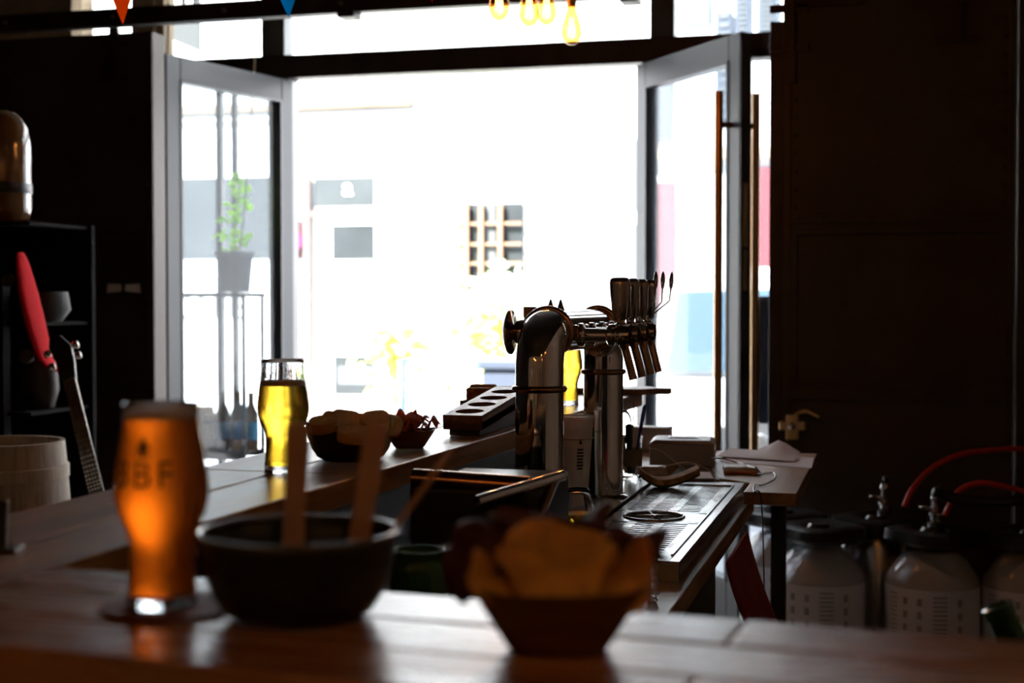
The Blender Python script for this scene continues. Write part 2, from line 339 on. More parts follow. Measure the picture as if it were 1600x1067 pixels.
xl = aty(240, 300, RY + .03).x; xr = aty(1223, 300, RY + .03).x
p1 = panel(xl - 1.25, xl, 'tall black sliding steel door left of the entrance with a small white bow plate', (1.25 - .17, .3))
p2 = panel(xr, xr + .80, 'tall black riveted steel door right of the entrance with a brass latch', (.02, .6))
p3 = panel(xr + .815, xr + 1.6, 'dark riveted steel door at the right edge behind the red hoses', (.3,))
link('corner_strap', B(((0, -.012, 2.13), (.045, 0, 2.445)), ((.045, -.012, 2.40), (.28, 0, 2.445))), M['rust'], p2, bevel=.002)
link('edge_rail', B(((-.05, .02, .05), (-.002, .09, 2.36))), M['rust'], p2, bevel=.002)
# brass latch
q = aty(1237, 665, RY + .02) - Vector((xr, RY + .03, 0))
bm = B(((q.x - .045, -.025, q.z - .015), (q.x + .05, 0, q.z + .015)), ((q.x - .02, -.03, q.z - .05), (q.x + .025, 0, q.z + .04)))
tube(spline([(q.x + .01, -.015, q.z + .04), (q.x + .05, -.02, q.z + .055), (q.x + .10, -.02, q.z + .035)], 6), .008, 8, bm)
la = link('latch', bm, M['copperbrass'], p2, bevel=.003)
link('lock_cylinder', lathe([(0, .012), (.012, .012), (.016, 0)], 16, mtx=Matrix.Translation((q.x, -.03, q.z)) @ Matrix.Rotation(R(90), 4, 'X')), M['chrome'], la, smooth=True)
# bow plate on the left door
ql = aty(193, 450, RY + .02) - Vector((xl - 1.25, RY + .03, 0))
bm = bmesh.new()
for s in (-1, 1):
    v = [bm.verts.new((ql.x + s * a, -.008, ql.z + b)) for a, b in ((.006, -.013), (.076, -.020), (.072, .018), (.006, .015))]; bm.faces.new(v)
solid(bm, .004); link('white_plate', bm, M['white'], p1)
link('plate_band', B(((ql.x - .006, -.016, ql.z - .016), (ql.x + .006, 0, ql.z + .018))), M['black'], p1)

# ------------------------------------------------------------------ bar tops
BT = 1.10
bar = thing('long_bar', (-.82, 2.3, 0), 'long narrow pine bar counter running from lower left towards the open doors', 'bar counter')
def ix(y): return -.742 + (y - .9) * .037        # inner edge
bm = bmesh.new(); g = .0012
for (y0, y1) in ((.55, 1.835), (1.838, 2.62), (2.623, 3.68)):
    m0, m1 = -.835, -.835
    prism(bm, [(-.965, y0), (m0 - g, y0), (m1 - g, y1), (-.965, y1)], BT - .035, BT)
    prism(bm, [(m0 + g, y0), (ix(y0), y0), (ix(y1), y1), (m1 + g, y1)], BT - .035, BT)
for v in bm.verts: v.co -= Vector((-.82, 2.3, 0))
link('bar_top', bm, M['barwood'], bar, bevel=.003)
link('bar_front', B(((-.10, -1.7, 0), (-.02, 1.3, BT - .036))), M['blackpaint'], bar)
nb = thing('near_bar', (0, .95, 0), 'pine bar counter across the bottom of the view under the bowls', 'bar counter')
a0, a1 = atz(-900, 0, BT) if False else atz(100, 885, BT), atz(1700, 1008, BT)
f0, f1 = atz(0, 1009, BT), atz(262, 1029, BT)
d = (a1 - a0).normalized(); nrm = Vector((-d.y, d.x, 0))
dep = abs((f0 - a0).dot(nrm))
def nbp(u, v): p = a0 + d * u - nrm * v; return (p.x, p.y - .95)
def cut(v):     # u on the long bar's inner edge at depth v
    lo, hi = -1.0, 1.0
    for _ in range(40):
        mid = (lo + hi) / 2; x, y = nbp(mid, v)
        if x > ix(y + .95) + .002: hi = mid
        else: lo = mid
    return hi
bm = bmesh.new(); ns = 3
for k in range(ns):
    v0, v1 = dep * k / ns + .0008, dep * (k + 1) / ns - .0008
    us = [None, .62, 1.5] if k != 1 else [None, 1.02, 1.5]
    for j in range(2):
        ua0 = cut(v0) if us[j] is None else us[j] + .001; ua1 = cut(v1) if us[j] is None else us[j] + .001
        prism(bm, [nbp(ua1, v1), nbp(us[j + 1], v1), nbp(us[j + 1], v0), nbp(ua0, v0)], BT - .03, BT)
link('bar_top', bm, M['nearwood'], nb, bevel=.003)
bm = bmesh.new(); prism(bm, [nbp(cut(.06) + .02, .09), nbp(1.5, .09), nbp(1.5, .05), nbp(cut(.06) + .02, .05)], 0, BT - .031); link('bar_front', bm, M['blackpaint'], nb)
bm = bmesh.new(); prism(bm, [nbp(.55, .049), nbp(1.5, .049), nbp(1.5, -.30), nbp(.55, -.30)], .66, .69); link('under_shelf', bm, M['blackpaint'], nb)

# ------------------------------------------------------------------ work counter, steel plate with drip tray
CT, ST = .885, .92
wc = thing('work_counter', (-.5, 2.0, 0), 'low oak work counter behind the bar carrying the steel drip tray', 'counter')
link('counter_top', B(((-.17, -.75, CT - .035), (.185, 1.33, CT))), M['counterwood'], wc, bevel=.003)
link('cabinet', B(((-.16, -.74, 0), (.10, 1.3, CT - .036))), M['blackpaint'], wc)
TY0, TY1, TXL, TXR = 2.27, 3.30, -.648, -.333
tr = thing('drip_tray', (-.49, TY0, CT), 'long stainless drip tray with slotted grille and glass rinser under the taps', 'drip tray')
def T(x, y, z): return (x + .49, y - TY0, z - CT)
h = ST; bm = bmesh.new()
gx0, gx1, gy0, gy1 = -.535, -.375, TY0 + .05, TY1 - .05
for a, b in (((TXL, TY0, h - .004), (gx0 - .012, TY1, h)), ((TXR - .018, TY0, h - .004), (TXR, TY1, h)), ((gx0 - .012, TY0, h - .004), (TXR - .018, gy0 - .0, h)), ((gx0 - .012, gy1, h - .004), (TXR - .018, TY1, h)),
             ((TXR - .002, TY0, CT + .0006), (TXR, TY1, h - .004)), ((TXL, TY0, CT + .0006), (TXL + .002, TY1, h - .004)), ((TXL, TY0, CT + .0006), (TXR, TY0 + .002, h - .004)), ((TXL, TY1 - .002, CT + .0006), (TXR, TY1, h - .004))):
    box(bm, T(*a), T(*b))
link('steel_surround', bm, M['steel'], tr, bevel=.001)
link('tray_well', B((T(gx0 - .012, gy0, CT + .004), T(TXR - .018, gy1, CT + .008))), mat('dark_well', (.12, .12, .12), .4, metal=.8), tr)
link('tray_lip', B((T(gx0 - .012, gy0, h - .002), T(gx0 - .009, gy1, h + .003)), (T(TXR - .021, gy0, h - .002), T(TXR - .018, gy1, h + .003))), M['steel'], tr)
# grille: bars with slots, three rows of short slots, hole for the rinser
cx, cy, cr = -.452, 2.66, .058
c0 = atz(1022, 805, ST); cx, cy = c0.x, c0.y
bm = bmesh.new(); yy = gy0 + .012
GX0, GX1 = gx0 - .004, TXR - .026
for xx in (GX0, GX0 + .047, GX0 + .100, GX1 - .018):
    for (s0, s1) in ((gy0, cy - cr - .004), (cy + cr + .004, gy1)): box(bm, T(xx, s0, h - .006), T(xx + .018, s1, h - .003))
while yy < gy1 - .012:
    if abs(yy - cy) > cr + .008: box(bm, T(GX0, yy, h - .006), T(GX1, yy + .012, h - .0035))
    yy += .0215
for (s0, s1) in ((gy0, gy0 + .012), (gy1 - .012, gy1), (cy - cr - .012, cy - cr + .001), (cy + cr - .001, cy + cr + .012)): box(bm, T(GX0, s0, h - .006), T(GX1, s1, h - .003))
# plate round the rinser hole
n = 40; inner = [(cx + cr * math.cos(2 * PI * k / n), cy + cr * math.sin(2 * PI * k / n)) for k in range(n)]
def sq(a):
    c, s = math.cos(a), math.sin(a)
    kx = ((GX1 - cx) if c > 0 else (cx - GX0)) / max(abs(c), 1e-6); ky = cr / max(abs(s), 1e-6); q = max(min(kx, ky), cr); return (cx + c * q, cy + s * q)
outer = [sq(2 * PI * k / n) for k in range(n)]
iv = [bm.verts.new(T(x, y, h - .003)) for x, y in inner]; ov = [bm.verts.new(T(x, y, h - .003)) for x, y in outer]
for k in range(n):
    j = (k + 1) % n
    if (iv[k].co - ov[k].co).length > 1e-5 or (iv[j].co - ov[j].co).length > 1e-5:
        try: bm.faces.new((iv[k], ov[k], ov[j], iv[j]))
        except ValueError: pass
link('grille', bm, M['steelwet'], tr)
bm = bmesh.new()
for a in (R(20), R(110), R(65)):
    c_, s_ = math.cos(a) * cr, math.sin(a) * cr
    if a != R(65): tube([T(cx - c_, cy - s_, h - .001), T(cx + c_, cy + s_, h - .001)], .0028, 8, bm)
torus(cr, .003, T(cx, cy, h - .002), bm=bm); lathe([(0, .006), (.010, .005), (.011, 0)], 16, bm, c=T(cx, cy, h - .004))
link('glass_rinser', bm, M['steel'], tr, smooth=True)

# ------------------------------------------------------------------ beer tower
TX, TYn, TYf, TZ, CR = -.603, 2.42, 2.985, 1.283, .0425
tw = thing('beer_tower', (TX, TYn, ST), 'polished steel bridge shaped beer tower with a row of taps', 'beer tower')
def q3(x, y, z): return Vector((x - TX, y - TYn, z - ST))
eb = .062   # elbow radius
path = [q3(TX, TYn, ST), q3(TX, TYn, 1.0), q3(TX, TYn, 1.10), q3(TX, TYn, TZ - eb)]
for k in range(1, 11):
    a = k / 10 * PI / 2; path.append(q3(TX, TYn + eb * (1 - math.cos(a)), TZ - eb + eb * math.sin(a)))
link('near_column', tube(path, CR, 48), M['chrome'], tw, smooth=True, auto=50)
path = [q3(TX, TYf, ST), q3(TX, TYf, 1.1), q3(TX, TYf, TZ - eb)]
for k in range(1, 11):
    a = k / 10 * PI / 2; path.append(q3(TX, TYf - eb * (1 - math.cos(a)), TZ - eb + eb * math.sin(a)))
link('far_column', tube(path, CR, 48), M['chrome'], tw, smooth=True, auto=50)
link('bridge', tube([q3(TX, TYn + eb, TZ), q3(TX, (TYn + TYf) / 2, TZ), q3(TX, TYf - eb, TZ)], CR * .93, 48), M['chrome'], tw, smooth=True, auto=50)
MY = Matrix.Rotation(R(90), 4, 'X')
for yy in (TYn + eb, TYf - eb): link('flange_ring', torus(CR, .006, q3(TX, yy, TZ), MY), M['copper'], tw, smooth=True)
for yy, zz in ((TYn, 1.186), (TYf, 1.189)): link('joint_ring', torus(CR + .0005, .0062, q3(TX, yy, zz)), M['copper'], tw, smooth=True)
for yy in (TYn, TYf): link('base_ring', lathe([(CR, 0.0005), (CR + .012, .0005), (CR + .012, .003), (CR + .004, .008), (CR, .009)], 40, c=q3(TX, yy, ST)), M['chromed'], tw, smooth=True, auto=40)
for k in range(5): link('label_clip', B((q3(TX + .036, 2.53 + k * .072, TZ - .012), q3(TX + .046, 2.555 + k * .072, TZ + .012))), M['copper'], tw, bevel=.002)
for yy in (2.52, 2.60): link('vent_spike', lathe([(.008, 0), (.006, .008), (.002, .020), (0, .022)], 12, c=q3(TX - .004, yy, TZ + CR * .9)), M['chromed'], tw, smooth=True)
def tap(y, lever=False):
    t = link('tap', lathe([(0, 0), (.017, 0), (.022, .004), (.022, .012), (.013, .016), (.012, .055), (.020, .060), (.021, .068), (.013, .072), (.018, .076), (.022, .084), (.016, .098), (0, .101)], 28,
         mtx=Matrix.Translation(q3(TX + CR * .86, y, TZ - .006)) @ Matrix.Rotation(R(90), 4, 'Y')), M['chrome'], tw, smooth=True, auto=50)
    x0 = TX + CR * .86 + .084
    sp = tube(spline([q3(x0 + .001, y, TZ - .012), q3(x0 + .007, y, TZ - .034), q3(x0 + .014, y, TZ - .060), q3(x0 + .021, y, TZ - .087)], 5), [.010] * 4 + [.0075] * 12, 14)
    link('spout', sp, M['copper'], t, smooth=True, auto=50)
    link('collar', lathe([(0, .0), (.011, 0), (.013, .004), (.013, .008), (.008, .011), (.008, .018), (.011, .021), (.007, .026), (0, .026)], 20, c=q3(x0 - .002, y, TZ + .006)), M['chrome'], t, smooth=True, auto=50)
    if not lever:
        bm = bmesh.new(); sec = []
        for z, wx, wy in ((.022, .012, .009), (.030, .015, .010), (.050, .0165, .011), (.070, .018, .012), (.090, .0185, .012), (.096, .0175, .011), (.099, .014, .008)):
            ring = []
            for k in range(20):
                a = 2 * PI * k / 20; c_, s_ = math.cos(a), math.sin(a); e = .5
                ring.append(bm.verts.new(q3(x0 - .002 - z * .02 + wx * math.copysign(abs(c_) ** e, c_), y + wy * math.copysign(abs(s_) ** e, s_), TZ + z)))
            sec.append(ring)
        for a, b in zip(sec, sec[1:]):
            for k in range(20): bm.faces.new((a[k], a[(k + 1) % 20], b[(k + 1) % 20], b[k]))
        bm.faces.new(sec[0][::-1]); bm.faces.new(sec[-1])
        hd = link('tap_handle', bm, M['chromed'], t, smooth=True, auto=45)
    else:
        bm = tube([q3(x0, y, TZ + .036), q3(x0 + .03, y, TZ + .058), q3(x0 + .048, y, TZ + .078), q3(x0 + .052, y, TZ + .105), q3(x0 + .053, y, TZ + .115), q3(x0 + .055, y, TZ + .135), q3(x0 + .057, y, TZ + .150)], [.003, .003, .003, .003, .006, .007, .002], 10, flat=.6)
        link('bent_lever', bm, M['chromed'], t, smooth=True)
for y in (2.560, 2.655, 2.750, 2.845): tap(y)
# three bent creamer levers on the last taps
for i, (a, b, c, top) in enumerate((((1000, 497), (1022, 472), (1024, 452), (1025, 424)), ((1013, 494), (1034, 472), (1035, 452), (1036, 424)), ((1018, 493), (1046, 470), (1048, 452), (1050, 425)))):
    D = 2.86 + i * .05; P = [atd(*q, D) - Vector((TX, TYn, ST)) for q in (a, b, c)]; tp = atd(*top, D) - Vector((TX, TYn, ST))
    bm = tube(P + [P[2].lerp(tp, .15), P[2].lerp(tp, .5), P[2].lerp(tp, .85), tp], [.0026, .0026, .0028, .006, .0075, .005, .0015], 10, flat=.7)
    bs = q3(TX + CR * .86 + .08, 2.845 - .003 * i, TZ + .020); tube([bs, P[0]], .0026, 8, bm)
    link('bent_lever', bm, M['chromed'], tw, smooth=True)
# medallions on the customer side
for y in (2.50, 2.64, 2.78, 2.92):
    link('medallion', lathe([(0, .046), (.032, .045), (.0405, .040), (.0405, .036), (.016, .033), (.014, .031), (.021, .026), (.023, .016), (.020, .006), (.012, 0)], 32, mtx=Matrix.Translation(q3(TX - CR * .85, y, TZ)) @ Matrix.Rotation(R(-90), 4, 'Y')), M['chromed'], tw, smooth=True, auto=50)
link('badge_clip', B((q3(TX - CR - .016, 2.53, TZ + .026), q3(TX - CR + .006, 2.55, TZ + .046))), M['copper'], tw, bevel=.002)

# ------------------------------------------------------------------ beer glasses
GP = [(.0265, .0), (.0268, .006), (.0255, .018), (.0245, .040), (.0250, .050), (.0290, .062), (.0345, .075), (.0365, .086), (.0362, .095), (.0340, .112), (.0308, .130), (.0290, .142), (.0288, .150), (.0298, .157)]
def rat(z, P=GP):
    for (r0, z0), (r1, z1) in zip(P, P[1:]):
        if z0 <= z <= z1: return r0 + (r1 - r0) * (z - z0) / (z1 - z0)
    return P[-1][0]
def smoothprof(z0, z1, off, n=30): 
    out = []
    for k in range(n + 1):
        z = z0 + (z1 - z0) * k / n; r = (rat(max(z - .004, z0)) + rat(z) * 2 + rat(min(z + .004, z1))) / 4; out.append((r - off, z))
    return out
def beer_glass(loc, label, liquid, level, foam, name='beer_glass', group=None, scale=1):
    t = thing(name, loc, label, 'beer glass', group); t.scale = (scale,) * 3
    o = smoothprof(0, .157, 0); inn = smoothprof(.010, .157, .0016)[::-1]
    link('glass_body', lathe([(0, 0)] + o + [(inn[0][0] + .0008, .1576)] + inn + [(0, .010)], 64), M['glass'], t, smooth=True, auto=60)
    lp = smoothprof(.0098, level, .0012)
    link('beer', lathe([(0, .0098)] + lp + [(0, level)], 64), M[liquid], t, smooth=True, auto=60)
    fp = smoothprof(level + .0002, level + foam, .0014, 6)
    link('foam', lathe([(0, level + .0002)] + fp + [(0, level + foam - .001)], 64), M['foam'], t, smooth=True, auto=60)
    return t
def wrap(bm, ang0, zc, off=.0006):
    bmesh.ops.triangulate(bm, faces=bm.faces[:]); bmesh.ops.subdivide_edges(bm, edges=[e for e in bm.edges if e.calc_length() > .003], cuts=2)
    for v in bm.verts:
        z = zc + v.co.y; r = rat(z) + off + v.co.z; a = ang0 + v.co.x / .036; v.co = Vector((r * math.cos(a), r * math.sin(a), z))
    return bm
g1 = atz(254, 950, BT)
cs = link('coaster', lathe([(0, 0.0005), (.052, .0005), (.053, .0015), (.052, .003), (0, .003)], 48), M['coaster'], None, loc=(g1.x + .006, g1.y, BT)); tag(cs, 'round dark red beer coaster under the amber beer glass', 'coaster')
G1 = beer_glass((g1.x, g1.y, BT + .0032), 'tall tulip glass full of hazy amber beer on the red coaster in front', 'ipa', .146, .005)
fa = math.atan2(-g1.y, -g1.x)
lb = bmesh.new()
for s, dx in (('B', -.0185), ('B', 0), ('F', .0180)):
    b = textmesh(s, .029, .0001); 
    for v in b.verts: v.co.x = v.co.x * .95 + dx
    me = bpy.data.meshes.new('t'); b.to_mesh(me); lb.from_mesh(me); b.free()
link('printed_letters', wrap(lb, fa - R(25), .0955), M['dark'], G1)
cb = bmesh.new()
for (x0, y0, x1, y1) in ((-.006, 0, .006, .0025), (-.0015, 0, .0015, .013)): v = [cb.verts.new(p) for p in ((x0, y0, 0), (x1, y0, 0), (x1, y1, 0), (x0, y1, 0))]; cb.faces.new(v)
for s in (-1, 1): cb.faces.new([cb.verts.new(p) for p in ((s * .001, .003, 0), (s * .007, .0065, 0), (s * .004, .0095, 0), (0, .008, 0))])
cb.faces.new([cb.verts.new(p) for p in ((-.004, .010, 0), (.004, .010, 0), (0, .0155, 0))])
link('printed_crown', wrap(cb, fa - R(25), .1185), M['dark'], G1)
g2 = atz(443, 737, BT)
G2 = beer_glass((g2.x, g2.y, BT + .0005), 'tulip glass of golden lager with foam streaks beside the bread bowl', 'beer', .121, .007)
b = textmesh('0,5l', .006, .0001); link('printed_mark', wrap(b, math.atan2(-g2.y, -g2.x) + R(38), .113), M['dark'], G2)
random.seed(3); bm = bmesh.new()
for k in range(420):
    a = random.uniform(0, 2 * PI); z = .129 + abs(random.gauss(0, .010)); 
    if z > .152: continue
    r = rat(z) - .0019; s = random.uniform(.0004, .0011)
    lathe([(0, -s), (s, 0), (0, s * random.uniform(1, 2.5))], 6, bm, c=(r * math.cos(a), r * math.sin(a), z))
lc = link('foam_lacing', bm, M['foam'], G2, smooth=True); lc['kind'] = 'stuff'
g3 = atz(886, 632, BT)
beer_glass((g3.x, g3.y, BT + .0005), 'glass of bright yellow lager far down the bar between the tower columns', 'beer', .135, .006)

# ------------------------------------------------------------------ black bowls
def bowl(loc, r, h, label, name='black_bowl'):
    t = thing(name, loc, label, 'bowl')
    outp = [(r * .60, 0.0005), (r * .74, h * .10), (r * .86, h * .32), (r * .94, h * .62), (r * .985, h * .92), (r, h)]
    innp = [(r * .965, h * .985), (r * .93, h * .75), (r * .87, h * .45), (r * .76, h * .2), (r * .55, h * .09), (0, h * .08)]
    link('bowl_body', lathe([(0, .0005)] + outp + innp, 64), M['bowl'], t, smooth=True)
    link('rim', torus(r * .985, .0028, (0, 0, h), seg=64), mat('bowl_rim', (.09, .085, .075), .25, coat=.5), t, smooth=True)
    return t
b1 = atz(467, 962, BT)
bowl((b1.x, b1.y, BT), .0765, .064, 'large black bowl at the front holding wooden utensils')
b2 = atz(548, 718, BT)
bowl((b2.x, b2.y, BT), .068, .057, 'smaller black bowl full of bread slices on the long bar')
# utensils standing in the front bowl
BD = -b1.x * _sy + b1.y * _cy      # how far the front bowl stands from the viewer
def utensil(p_low, p_high, D0, D1, wdt, th, label, name, blade=True):
    A, C = atd(*p_low, D0), atd(*p_high, D1)
    ax = (C - A).normalized(); L = (C - A).length; view = Vector((-_sy, _cy, 0)); sx = ax.cross(view).normalized(); sy = sx.cross(ax)
    o = bpy.data.objects.new(name, None); COL.objects.link(o); o.matrix_world = Matrix((( *[0] * 4,),) * 4) if False else Matrix.Translation(A) @ Matrix((sx, sy, ax)).transposed().to_4x4()
    tag(o, label, 'utensil'); bm = bmesh.new(); rings = []
    prof = [(0, 1.0), (.25, .92), (.7, 1.0), (.95, 1.08), (.985, .9), (1, .5)]
    for s, wf in prof: 
        ring = [bm.verts.new((wdt / 2 * wf * math.copysign(abs(math.cos(2 * PI * k / 12)) ** .6, math.cos(2 * PI * k / 12)), th / 2 * math.sin(2 * PI * k / 12), s * L)) for k in range(12)]; rings.append(ring)
    for a, b in zip(rings, rings[1:]):
        for k in range(12): bm.faces.new((a[k], a[(k + 1) % 12], b[(k + 1) % 12], b[k]))
    bm.faces.new(rings[0][::-1]); bm.faces.new(rings[-1]); link('handle', bm, M['utensil'], o, smooth=True, auto=50)
    if blade:
        bm = bmesh.new(); rings = []
        for z, wf in ((.004, .9), (-.006, 1.3), (-.014, 1.9), (-.022, 2.0), (-.032, 1.5), (-.036, .8)):
            rings.append([bm.verts.new((wdt / 2 * wf * math.cos(2 * PI * k / 12), th / 2 * math.sin(2 * PI * k / 12), z)) for k in range(12)])
        for a, b in zip(rings, rings[1:]):
            for k in range(12): bm.faces.new((a[k], b[k], b[(k + 1) % 12], a[(k + 1) % 12]))
        bm.faces.new(rings[0]); bm.faces.new(rings[-1][::-1]); link('blade', bm, M['utensil'], o, smooth=True)
    return o
utensil((458, 862), (467, 660), BD + .025, BD + .03, .0180, .006, 'upright flat wooden spatula handle, left one in the front black bowl', 'wooden_spatula')
utensil((558, 862), (590, 660), BD + .02, BD + .03, .0180, .006, 'slightly leaning flat wooden spatula handle, right one in the front black bowl', 'wooden_spatula')
utensil((560, 905), (706, 702), BD, BD + .03, .0050, .005, 'thin wooden stick leaning far right over the front bowl rim', 'wooden_stick', False)

# ------------------------------------------------------------------ boat bowls
def boat(loc, rz, Lt, Wt, h, label):
    t = thing('wooden_boat_bowl', loc, label, 'bowl', rz=rz); bm = bmesh.new()
    def ring(L, W, z, n=32, e=.62, lift=0):
        return [bm.verts.new((L / 2 * math.copysign(abs(math.cos(2 * PI * k / n)) ** e, math.cos(2 * PI * k / n)), W / 2 * math.copysign(abs(math.sin(2 * PI * k / n)) ** e, math.sin(2 * PI * k / n)), z + lift * abs(math.cos(2 * PI * k / n)) ** 3)) for k in range(n)]
    rs = [ring(Lt * .5, Wt * .55, .0006), ring(Lt * .58, Wt * .65, h * .15), ring(Lt * .98, Wt * .98, h * .95, lift=h * .12), ring(Lt, Wt, h, lift=h * .12), ring(Lt * .95, Wt * .94, h, lift=h * .1), ring(Lt * .55, Wt * .6, h * .25), ring(Lt * .42, Wt * .45, h * .16)]
    for a, b in zip(rs, rs[1:]):
        for k in range(32): bm.faces.new((a[k], a[(k + 1) % 32], b[(k + 1) % 32], b[k]))
    bm.faces.new(rs[0][::-1]); bm.faces.new(rs[-1])
    link('bowl_body', bm, M['boatwood'], t, smooth=True, auto=50); return t
bo = atz(866, 1018, BT)
boat((bo.x, bo.y + .01, BT), YAW, .128, .100, .046, 'dark wooden boat bowl heaped with crisps at the front')
bo2 = atz(640, 700, BT)
boat((bo2.x, bo2.y, BT), YAW, .088, .075, .030, 'small wooden boat bowl of sliced cured ham behind the bread bowl')
def crisp(seed, a, b, m, name, label, group, loc, rot, sad=.5, curl=1.0):
    rnd = random.Random(seed); bm = bmesh.new(); rings = [[bm.verts.new((0, 0, 0))]]; n = 30
    ph = [rnd.uniform(0, 6.28) for _ in range(3)]
    for j in range(1, 7):
        ring = []
        for k in range(n):
            t = 2 * PI * k / n; rr = j / 6 * (1 + .08 * math.sin(3 * t + ph[0]) + .05 * math.sin(5 * t + ph[1]))
            x, y = a * rr * math.cos(t), b * rr * math.sin(t); z = sad * (x * x / a - y * y / b * .6) * curl + .07 * a * (j / 6) ** 2 * math.sin(4 * t + ph[2])
            ring.append(bm.verts.new((x, y, z)))
        rings.append(ring)
    for k in range(n): bm.faces.new((rings[0][0], rings[1][k], rings[1][(k + 1) % n]))
    for p, q in zip(rings[1:], rings[2:]):
        for k in range(n): bm.faces.new((p[k], q[k], q[(k + 1) % n], p[(k + 1) % n]))
    solid(bm, .0016); o = link(name, bm, m, None, smooth=True); o.location = loc; o.rotation_euler = rot; tag(o, label, 'crisp', group); return o
def bl(dx, dy, z): # offset in view frame from boat centre
    return (bo.x + dx * _cy - dy * _sy, bo.y + .01 + dx * _sy + dy * _cy, BT + z)
GY, GPU = 'golden potato crisps in the front boat bowl', 'dark purple crisps in the front boat bowl'
crisp(1, .034, .028, M['chip'], 'potato_crisp', 'large golden crisp standing upright in the middle of the front boat bowl', GY, bl(-.004, -.008, .064), (R(68), R(4), YAW), .45)
crisp(2, .038, .030, M['chip'], 'potato_crisp', 'wide golden crisp leaning at the front rim of the boat bowl, facing the camera', GY, bl(-.002, -.022, .058), (R(40), 0, YAW), .30)
crisp(3, .028, .020, M['chip'], 'potato_crisp', 'golden crisp curling up at the right end of the boat bowl', GY, bl(.044, -.022, .052), (R(50), R(-38), YAW), .9)
crisp(4, .030, .022, M['chip'], 'potato_crisp', 'golden crisp lying over the left end of the boat bowl', GY, bl(-.036, -.022, .050), (R(35), R(22), YAW), .3)
crisp(5, .030, .024, M['chip'], 'potato_crisp', 'golden crisp at the back of the middle crisp in the boat bowl', GY, bl(.014, .008, .062), (R(60), R(15), YAW + .2), .5)
pur = [(-.050, .018, .066, 70, 20), (-.060, .034, .056, 50, -20), (-.035, .030, .070, 80, 5), (.030, .022, .068, 60, -25), (.048, .018, .060, 75, 15), (.012, .030, .072, 70, 0), (.058, .030, .052, 40, -30), (-.012, .038, .070, 60, 10), (-.056, .008, .052, 40, 30)]
wh = ['upper left', 'far left', 'left of centre', 'right of centre', 'upper right', 'centre back', 'far right', 'middle back', 'lower left']
for k, (dx, dy, z, rx, ry) in enumerate(pur):
    crisp(20 + k, .024, .020, M['purple'], 'purple_crisp', 'dark purple vegetable crisp at the %s of the front boat bowl' % wh[k], GPU, bl(dx, dy, z), (R(rx), R(ry), YAW + k * .7), .8, 1.3)
# ham slices
def ham(seed, loc, rz, label, m='ham'):
    rnd = random.Random(seed); bm = bmesh.new(); n, mm = 26, 5; g = []
    for i in range(n):
        s = i / (n - 1); g.append([bm.verts.new(((s - .5) * .050, (j / (mm - 1) - .5) * .022 + .006 * math.sin(s * 9 + seed), .007 * math.sin(s * 14 + seed) + .004 * math.sin(s * 5 + j) + .008)) for j in range(mm)])
    for i in range(n - 1):
        for j in range(mm - 1): bm.faces.new((g[i][j], g[i + 1][j], g[i + 1][j + 1], g[i][j + 1]))
    for f in bm.faces: f.material_index = 0
    for i in range(n - 1): pass
    solid(bm, .0014); bm.faces.ensure_lookup_table()
    for f in bm.faces:
        if f.calc_center_median().y > .011 + .004 * math.sin(seed): f.material_index = 1
    o = link('ham_slice', bm, [M['ham'], M['fat']], None, smooth=True); o.location = loc; o.rotation_euler = (R(rnd.uniform(-25, 25)), R(rnd.uniform(-20, 20)), rz); tag(o, label, 'ham slice', 'cured ham slices in the small boat bowl')
hb = Vector((bo2.x, bo2.y, BT + .026)); hw = ['topmost folded slice of cured ham', 'cured ham slice hanging at the right end', 'cured ham slice at the left next to the bread bowl', 'cured ham slice along the front rim', 'cured ham slice at the back', 'cured ham slice second from the top']
for k, (dx, dy, dz, a) in enumerate(((.004, .004, .016, .3), (.024, .0, .006, -.2), (-.022, .0, .006, .8), (0, -.016, .004, .1), (.006, .018, .008, 1.2), (-.008, -.002, .012, 2.0))):
    ham(k * 1.7 + 1, hb + Vector((dx * _cy - dy * _sy, dx * _sy + dy * _cy, dz)), YAW + a, hw[k] + ' in the small boat bowl')
# bread slices
def bread(w_, h_, th, loc, rot, label, group, m=('bread', 'crumb'), name='bread_slice'):
    bm = bmesh.new(); n = 28; A = []; Bk = []
    for k in range(n):
        a = 2 * PI * k / n; x = w_ / 2 * math.copysign(abs(math.cos(a)) ** .7, math.cos(a)); z = h_ / 2 * math.copysign(abs(math.sin(a)) ** (.8 if math.sin(a) > 0 else .45), math.sin(a)) * (1 + .05 * math.sin(3 * a))
        A.append((x, z))
    rings = []
    for y, s in ((-th / 2, .9), (-th / 2, .97), (-th * .3, 1), (th * .3, 1), (th / 2, .97), (th / 2, .9)): rings.append([bm.verts.new((x * s, y, z * s)) for x, z in A])
    for p, q in zip(rings, rings[1:]):
        for k in range(n): bm.faces.new((p[k], p[(k + 1) % n], q[(k + 1) % n], q[k]))
    f1 = bm.faces.new(rings[0][::-1]); f2 = bm.faces.new(rings[-1]); f1.material_index = f2.material_index = 1
    o = link(name, bm, [M[m[0]], M[m[1]]], None, smooth=True, auto=50); o.location = loc; o.rotation_euler = rot; tag(o, label, 'bread', group)
gb = 'baguette slices in the smaller black bowl'
